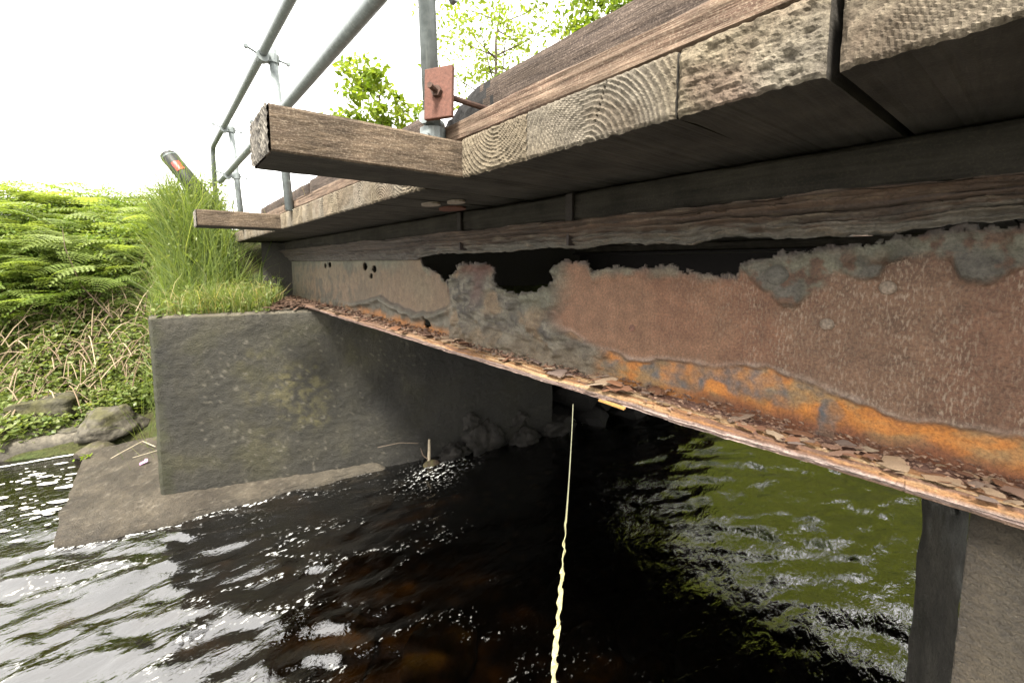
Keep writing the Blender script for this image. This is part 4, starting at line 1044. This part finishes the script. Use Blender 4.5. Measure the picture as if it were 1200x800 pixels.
for i, (x, y, h, r_) in enumerate(((14.2, 5.0, 8.0, 2.8), (14.6, 2.2, 8, 3.0), (15.8, -.9, 9, 3.2), (13.2, 8.4, 7.5, 2.6), (17.5, 4.0, 9, 3.4), (13.2, -3.6, 8, 3.0), (13.6, -7.0, 8, 3.0))):
    tree(x, y, h, r_, 5000, .24, 20 + i, "leafy green tree on the far bank mirrored in the water under the bridge", LEAF, "trees mirrored in the water", base=.12, sparse=.6)

P = []; rr_ = random.Random(77)
while len(P) < 19000:
    x = rr_.uniform(7.6, 19); y = rr_.uniform(-10, 9.5)
    g_ = ground_h(x, y)
    if g_ > .15: P.append((x, y, g_ + rr_.uniform(.03, .28) * (.5 + .8 * max(0, nz(x * .9, y * .9, 5)))))
V, F, ti = leaf_cloud(P, .26, .45, 1.2, .15, 78); ti = np.clip(ti * .5 + np.repeat([.25 + .8 * nz(p[0] * .7, p[1] * .7, 1) for p in P], 4), 0, 1)
tag(obj("hillside_scrub", V.tolist(), F, SCRUB, vattr={"tint": ti}), "sunlit green scrub on the far river bank", "scrub", kind='stuff')

# bracken
def fern_mesh(seed):
    rr = random.Random(seed); V = []; F = []; T_ = []
    def quad(a, b, c, d, ti):
        n = len(V); V.extend([a, b, c, d]); F.append((n, n+1, n+2, n+3)); T_.extend([ti] * 4)
    for f in range(1):
        az = 0.0; h = rr.uniform(.55, 1.0); L_ = rr.uniform(.55, .85); d = Vector((math.cos(az), math.sin(az), 0)); sd = Vector((-d.y, d.x, 0))
        p0 = Vector((rr.uniform(-.08, .08), rr.uniform(-.08, .08), 0)); lean = rr.uniform(.08, .3); ti = rr.uniform(.1, 1)
        st = [p0, p0 + d * lean * .4 + Vector((0, 0, h * .6)), p0 + d * lean + Vector((0, 0, h))]
        for a, b in zip(st, st[1:]):
            quad(a - sd * .006, a + sd * .006, b + sd * .005, b - sd * .005, .0); quad(a - d * .006, a + d * .006, b + d * .005, b - d * .005, .0)
        tip = st[-1]; npn = 11
        for k in range(npn):
            u = k / npn; q = tip + d * L_ * (u - .15 * u * u) + Vector((0, 0, L_ * (.28 * u - .55 * u * u)))
            pl_ = L_ * .48 * (1 - u) ** .8 * (1 if k else .9) + .03
            for s_ in (-1, 1):
                dirp = (sd * s_ * .95 + d * .45 + Vector((0, 0, .12 - .1 * u))).normalized(); wdir = (d - dirp * d.dot(dirp)).normalized(); m = 5
                for j in range(m):
                    v0 = j / m; v1 = (j + .95) / m; c0 = q + dirp * pl_ * v0 - Vector((0, 0, .25 * pl_ * v0 * v0)); c1 = q + dirp * pl_ * v1 - Vector((0, 0, .25 * pl_ * v1 * v1)); cm = (c0 + c1) / 2
                    w = L_ * .075 * (1 - v0 * .75) * (1 - .55 * u)
                    for q2 in (-1, 1): quad(c0, cm + wdir * q2 * w + dirp * w * .5, c1, (c0 + c1) / 2, min(1, max(0, ti + rr.uniform(-.15, .15))))
    return mesh("frond", V, F, FERN, vattr={"tint": T_})
FE = [fern_mesh(s) for s in range(12)]
def fern(loc, sc_, rot, label, group=None):
    o = thing("bracken_fern", label, "fern", loc, group); o.scale = (sc_,) * 3; o.rotation_euler = rot
    a0 = R.uniform(0, 6.28); n = R.randint(3, 5)
    for k in range(n):
        f = link("frond", FE[R.randrange(12)], o); f.rotation_euler = (0, 0, a0 + 6.283 * (k + R.uniform(-.3, .3)) / n)
    return o
cnt = 0
for i in range(600):
    y = R.uniform(9.2, 14.0); x = R.uniform(-.19 * y - .3, .02 * y + .25)
    if x > .1 and y < 9.9: continue
    if cnt >= 220: break
    cnt += 1
    fern((x, y, ground_h(x, y) - .03), R.uniform(.45, .92) * (1 + .14 * max(0, y - 11)), (R.uniform(-.25, .25), R.uniform(-.25, .25), 0), "green bracken fern among many along the top of the bank", "bracken ferns on the bank")
for (x, y, s_, lb) in ((-1.95, 9.7, .75, "bright green fern frond by the left edge above the brambles"), (-1.85, 8.35, .42, "small dark green fern drooping over the mossy boulder at the left edge"), (-.55, 9.3, .5, "low leafy fern at the top of the bramble tangle")):
    fern((x, y, ground_h(x, y) - .15 * s_), s_, (.1, .2, 0), lb)

# dry bramble stems and their leaves
mb = MB()
for i in range(330):
    y = 8.1 + 1.9 * R.random(); x = R.uniform(-.2 * y - .2, -.10); z = ground_h(x, y) + R.uniform(.02, .22)
    a = R.uniform(0, 6.283); L_ = R.uniform(.25, .75); hgt = R.uniform(.05, .30); P = []
    for k in range(6):
        u = k / 5; px = x + math.cos(a) * L_ * (u - .5); py = y + math.sin(a) * L_ * (u - .5) - .12 * u * u
        P.append((px, py, max(z + hgt * math.sin(math.pi * u) - .25 * u * u * L_, ground_h(px, py) + .01)))
    r_ = R.choice((.003, .004, .005, .008)); mb.tube(P, r_, 4, False, mixc((.16, .11, .07), (.42, .33, .22), R.random()))
tag(mb.build("bramble_stems", DRY), "dry tangled bramble stems on the bank", "brambles", kind='stuff')
def ground_leaves(n, yr, xr, hr_, dens=None, sd=1):
    P = []; rr = random.Random(sd)
    while len(P) < n:
        y = rr.uniform(*yr); x = rr.uniform(xr[0] * y - .2, xr[1])
        k = .5 + .5 * nz(x * 1.7, y * 1.7, 3 + sd)
        if rr.random() > k ** 1.6 * 1.6: continue
        P.append((x, y, ground_h(x, y) + rr.uniform(.01, hr_) * (.4 + k)))
    return P
V, F, ti = leaf_cloud(ground_leaves(14000, (7.65, 10.4), (-.2, -.10), .34, sd=4), .062, .8, .9, .15, 11)
tag(obj("bramble_leaves", V.tolist(), F, IVY, vattr={"tint": ti}), "small green leaves over the brambles", "undergrowth", kind='stuff')
V, F, ti = leaf_cloud(ground_leaves(21000, (9.2, 15), (-.22, .8), .95, sd=7), .062, .6, .5, .2, 12)
tag(obj("undergrowth", V.tolist(), F, FERN, vattr={"tint": ti}), "green undergrowth below the ferns", "undergrowth", kind='stuff')

# grass
def grass(name, n, place, hr_, wid, sd, label, mat=GRASS, tintoff=0.0, drop=.5):
    rr = random.Random(sd); V = []; F = []; T_ = []
    for i in range(n):
        x, y, z, lean = place(rr); h = rr.uniform(*hr_); a = rr.uniform(0, 6.283); d = Vector((math.cos(a), math.sin(a), 0)) * rr.choice((.2, .5, .8, 1.2)) + Vector(lean); sd_ = Vector((-math.sin(a), math.cos(a), 0)); w = wid * rr.uniform(.6, 1.2)
        sd_ = Vector((rr.uniform(-1, 1), rr.uniform(-1, 1), 0)).normalized(); ti = min(1, max(0, rr.uniform(0, 1) * .8 + tintoff)); n0 = len(V)
        for k in range(4):
            u = k / 3; p = Vector((x, y, z)) + d * h * u * u * .8 + Vector((0, 0, h * (u - drop * u * u * u * min(1, d.length * 1.3)))); ww = w * (1 - u) ** .7
            V.append(p - sd_ * ww); V.append(p + sd_ * ww); T_ += [ti, ti]
        for k in range(3): F.append((n0 + 2*k, n0 + 2*k+1, n0 + 2*k+3, n0 + 2*k+2))
    return tag(obj(name, V, F, mat, vattr={"tint": T_}), label, "grass", kind='stuff')
def on_block(rr):
    u = rr.uniform(.0, 1.0); b = rr.uniform(.06, 1.1)
    if nz(u * 5, b * 5, 3) + .25 * (u - .4) > rr.uniform(-.5, .7) - .1 : pass
    else: u = min(1.0, max(.02, rr.gauss(.62, .22)))
    x = AX + DX * u - DY * b; y = AY + DY * u + DX * b
    return x, y, TOPZ - .01, (-.15, -.55 if b < .25 else -.15, 0)
grass("grass_tuft", 1700, on_block, (.08, .55), .0055, 1, "long bright grass growing on top of the abutment block", tintoff=.25)
P = []
for _ in range(900):
    u = R.uniform(0, 1.0); b_ = R.uniform(.0, 1.2); P.append((AX + DX * u - DY * b_, AY + DY * u + DX * b_, TOPZ + R.uniform(-.03, .22) * (.4 + b_)))
for _ in range(1400):
    x = R.uniform(-.15, .8); y = R.uniform(6.1, 8.0); P.append((x, y, ground_h(x, y) + R.uniform(.05, .75)))
V, F, ti = leaf_cloud(P, .055, .55, .5, .2, 91)
tag(obj("weeds", V.tolist(), F, IVY, vattr={"tint": ti}), "small leafy weeds among the grass on the abutment", "weeds", kind='stuff')
def on_slope(rr):
    x = rr.uniform(-.12, .75); y = rr.uniform(6.0, 8.6) 
    return x, y, max(ground_h(x, y), TOPZ - .1 if y < 6.6 and x > -.1 else -9) - .02, (-.1, -.15, 0)
grass("tall_grass", 2600, on_slope, (.25, 1.0), .0062, 2, "tall grass on the slope behind the abutment", tintoff=.05)
def by_rails(rr):
    y = rr.uniform(6.0, 7.9); x = rr.gauss(.34, .22) - .10 * (y - 6.4); return x, y, ground_h(x, y) - .02, (-.05, -.1, 0)
grass("rank_grass", 1500, by_rails, (.6, 1.45), .006, 9, "tall rank grass round the end of the handrail", tintoff=.1, drop=.2)
grass("bank_grass", 4500, lambda rr: (lambda x, y: (x, y, ground_h(x, y) - .02, (0, -.1, 0)))(rr.uniform(-3, 1.5), rr.uniform(9, 15)), (.25, .6), .005, 3, "grass between the ferns")
def on_deck(rr):
    y = rr.uniform(1.5, 1.75) if rr.random() < .5 else rr.uniform(3.3, 6.4); return rr.uniform(.90, .96), y, ZT, (-.2, -.1, 0)
grass("dry_grass", 160, on_deck, (.08, .28), .0022, 4, "dry grass in the joints of the deck kerb", tintoff=.5)
mb = MB()
for (x, y) in ((.9, .66), (.9, .69), (.905, .63), (.9, .80)):
    P = [(x, y, ZW + .49)]; a = R.uniform(-1, 1)
    for k in range(1, 5): P.append((x - .01 * k, y + .012 * k * a + .01 * (k % 2), ZW + .49 + .022 * k - .003 * k * k))
    mb.tube(P, .0012, 4, False, (.5, .42, .3))
tag(mb.build("dry_stalk", DRY, org=(.9, .67, ZW + .49)), "few pale dry grass stalks caught on top of the near kerb board", "stalk")
# broad leaves of a sprig at the pool corner
V, F, ti = leaf_cloud([(-.83 + R.gauss(0, .04), 6.75 + R.gauss(0, .04), .12 + R.gauss(0, .03)) for _ in range(16)], .085, .4, .4, .15, 21)
t = thing("seedling", "small bright green seedling growing at the pool corner of the footing", "plant", (-.83, 6.75, .05))
obj("leaves", V.tolist(), F, LEAF_Y, t, vattr={"tint": ti}); mb = MB(); mb.tube([(-.83, 6.75, .0), (-.82, 6.74, .13)], .005, 5, False); mb.build("stem", BARK, t)
# a dead brown stem and a bare twig standing out of the brambles
mb = MB(); mb.tube([(-.32, 8.9, 1.45), (-.25, 8.95, 1.75), (-.21, 8.98, 1.98)], [.013, .011, .009], 6, col=(.09, .06, .045))
tag(mb.build("dead_stem", DRY, org=(-.32, 8.9, 1.45)), "short dead brown stem standing left of the long grass", "stem")
mb = MB(); mb.tube([(-.65, 9.0, 1.55), (-1.0, 9.3, 2.1), (-1.15, 9.5, 2.7), (-1.18, 9.7, 3.0)], [.009, .008, .006, .004], 6, col=(.10, .07, .05))
tag(mb.build("bare_twig", DRY, org=(-.65, 9.0, 1.55)), "long thin bare twig curving up in front of the ferns", "twig")

# marker post
mp = thing("marker_post", "leaning black verge marker post with a red reflector among the ferns", "marker post", (.60, 7.3, ZW + .45))
ax = Vector((-.46, .41, .80)).normalized(); side = Vector((ax.z, 0, -ax.x)).normalized(); fwd = ax.cross(side); top = Vector((.150, 7.62, ZW + 1.56)); bot = top - ax * 1.25
mb = MB(); mb.tube([bot, top - ax * .03, top - ax * .008, top], [.106, .106, .095, .06], 20); o = mb.build("post", BLACK, mp, smooth=True)
mb = MB(); mb.tube([top - ax * .075, top - ax * .055], .109, 20); mb.build("band", GREYBAND, mp)
fdir = Vector((0, -1, 0)); fdir = (fdir - ax * fdir.dot(ax)).normalized(); sdir = ax.cross(fdir)
mb = MB(); V = []
for k in range(9):
    a = -.50 + .95 * k / 8; q = fdir * math.cos(a) + sdir * math.sin(a)
    for h_ in (-.20, -.34):
        for r_ in (.1075, .112): V.append(top + ax * h_ + q * r_)
F = []
for k in range(8):
    a = 4 * k; b = a + 4; F += [(a+1, b+1, b+3, a+3), (a, a+1, b+1, b)[::-1], (a+2, a+3, b+3, b+2)]
F += [(0, 2, 3, 1), (32, 33, 35, 34)]
mb.add(V, F); mb.build("reflector", REDREF, mp)
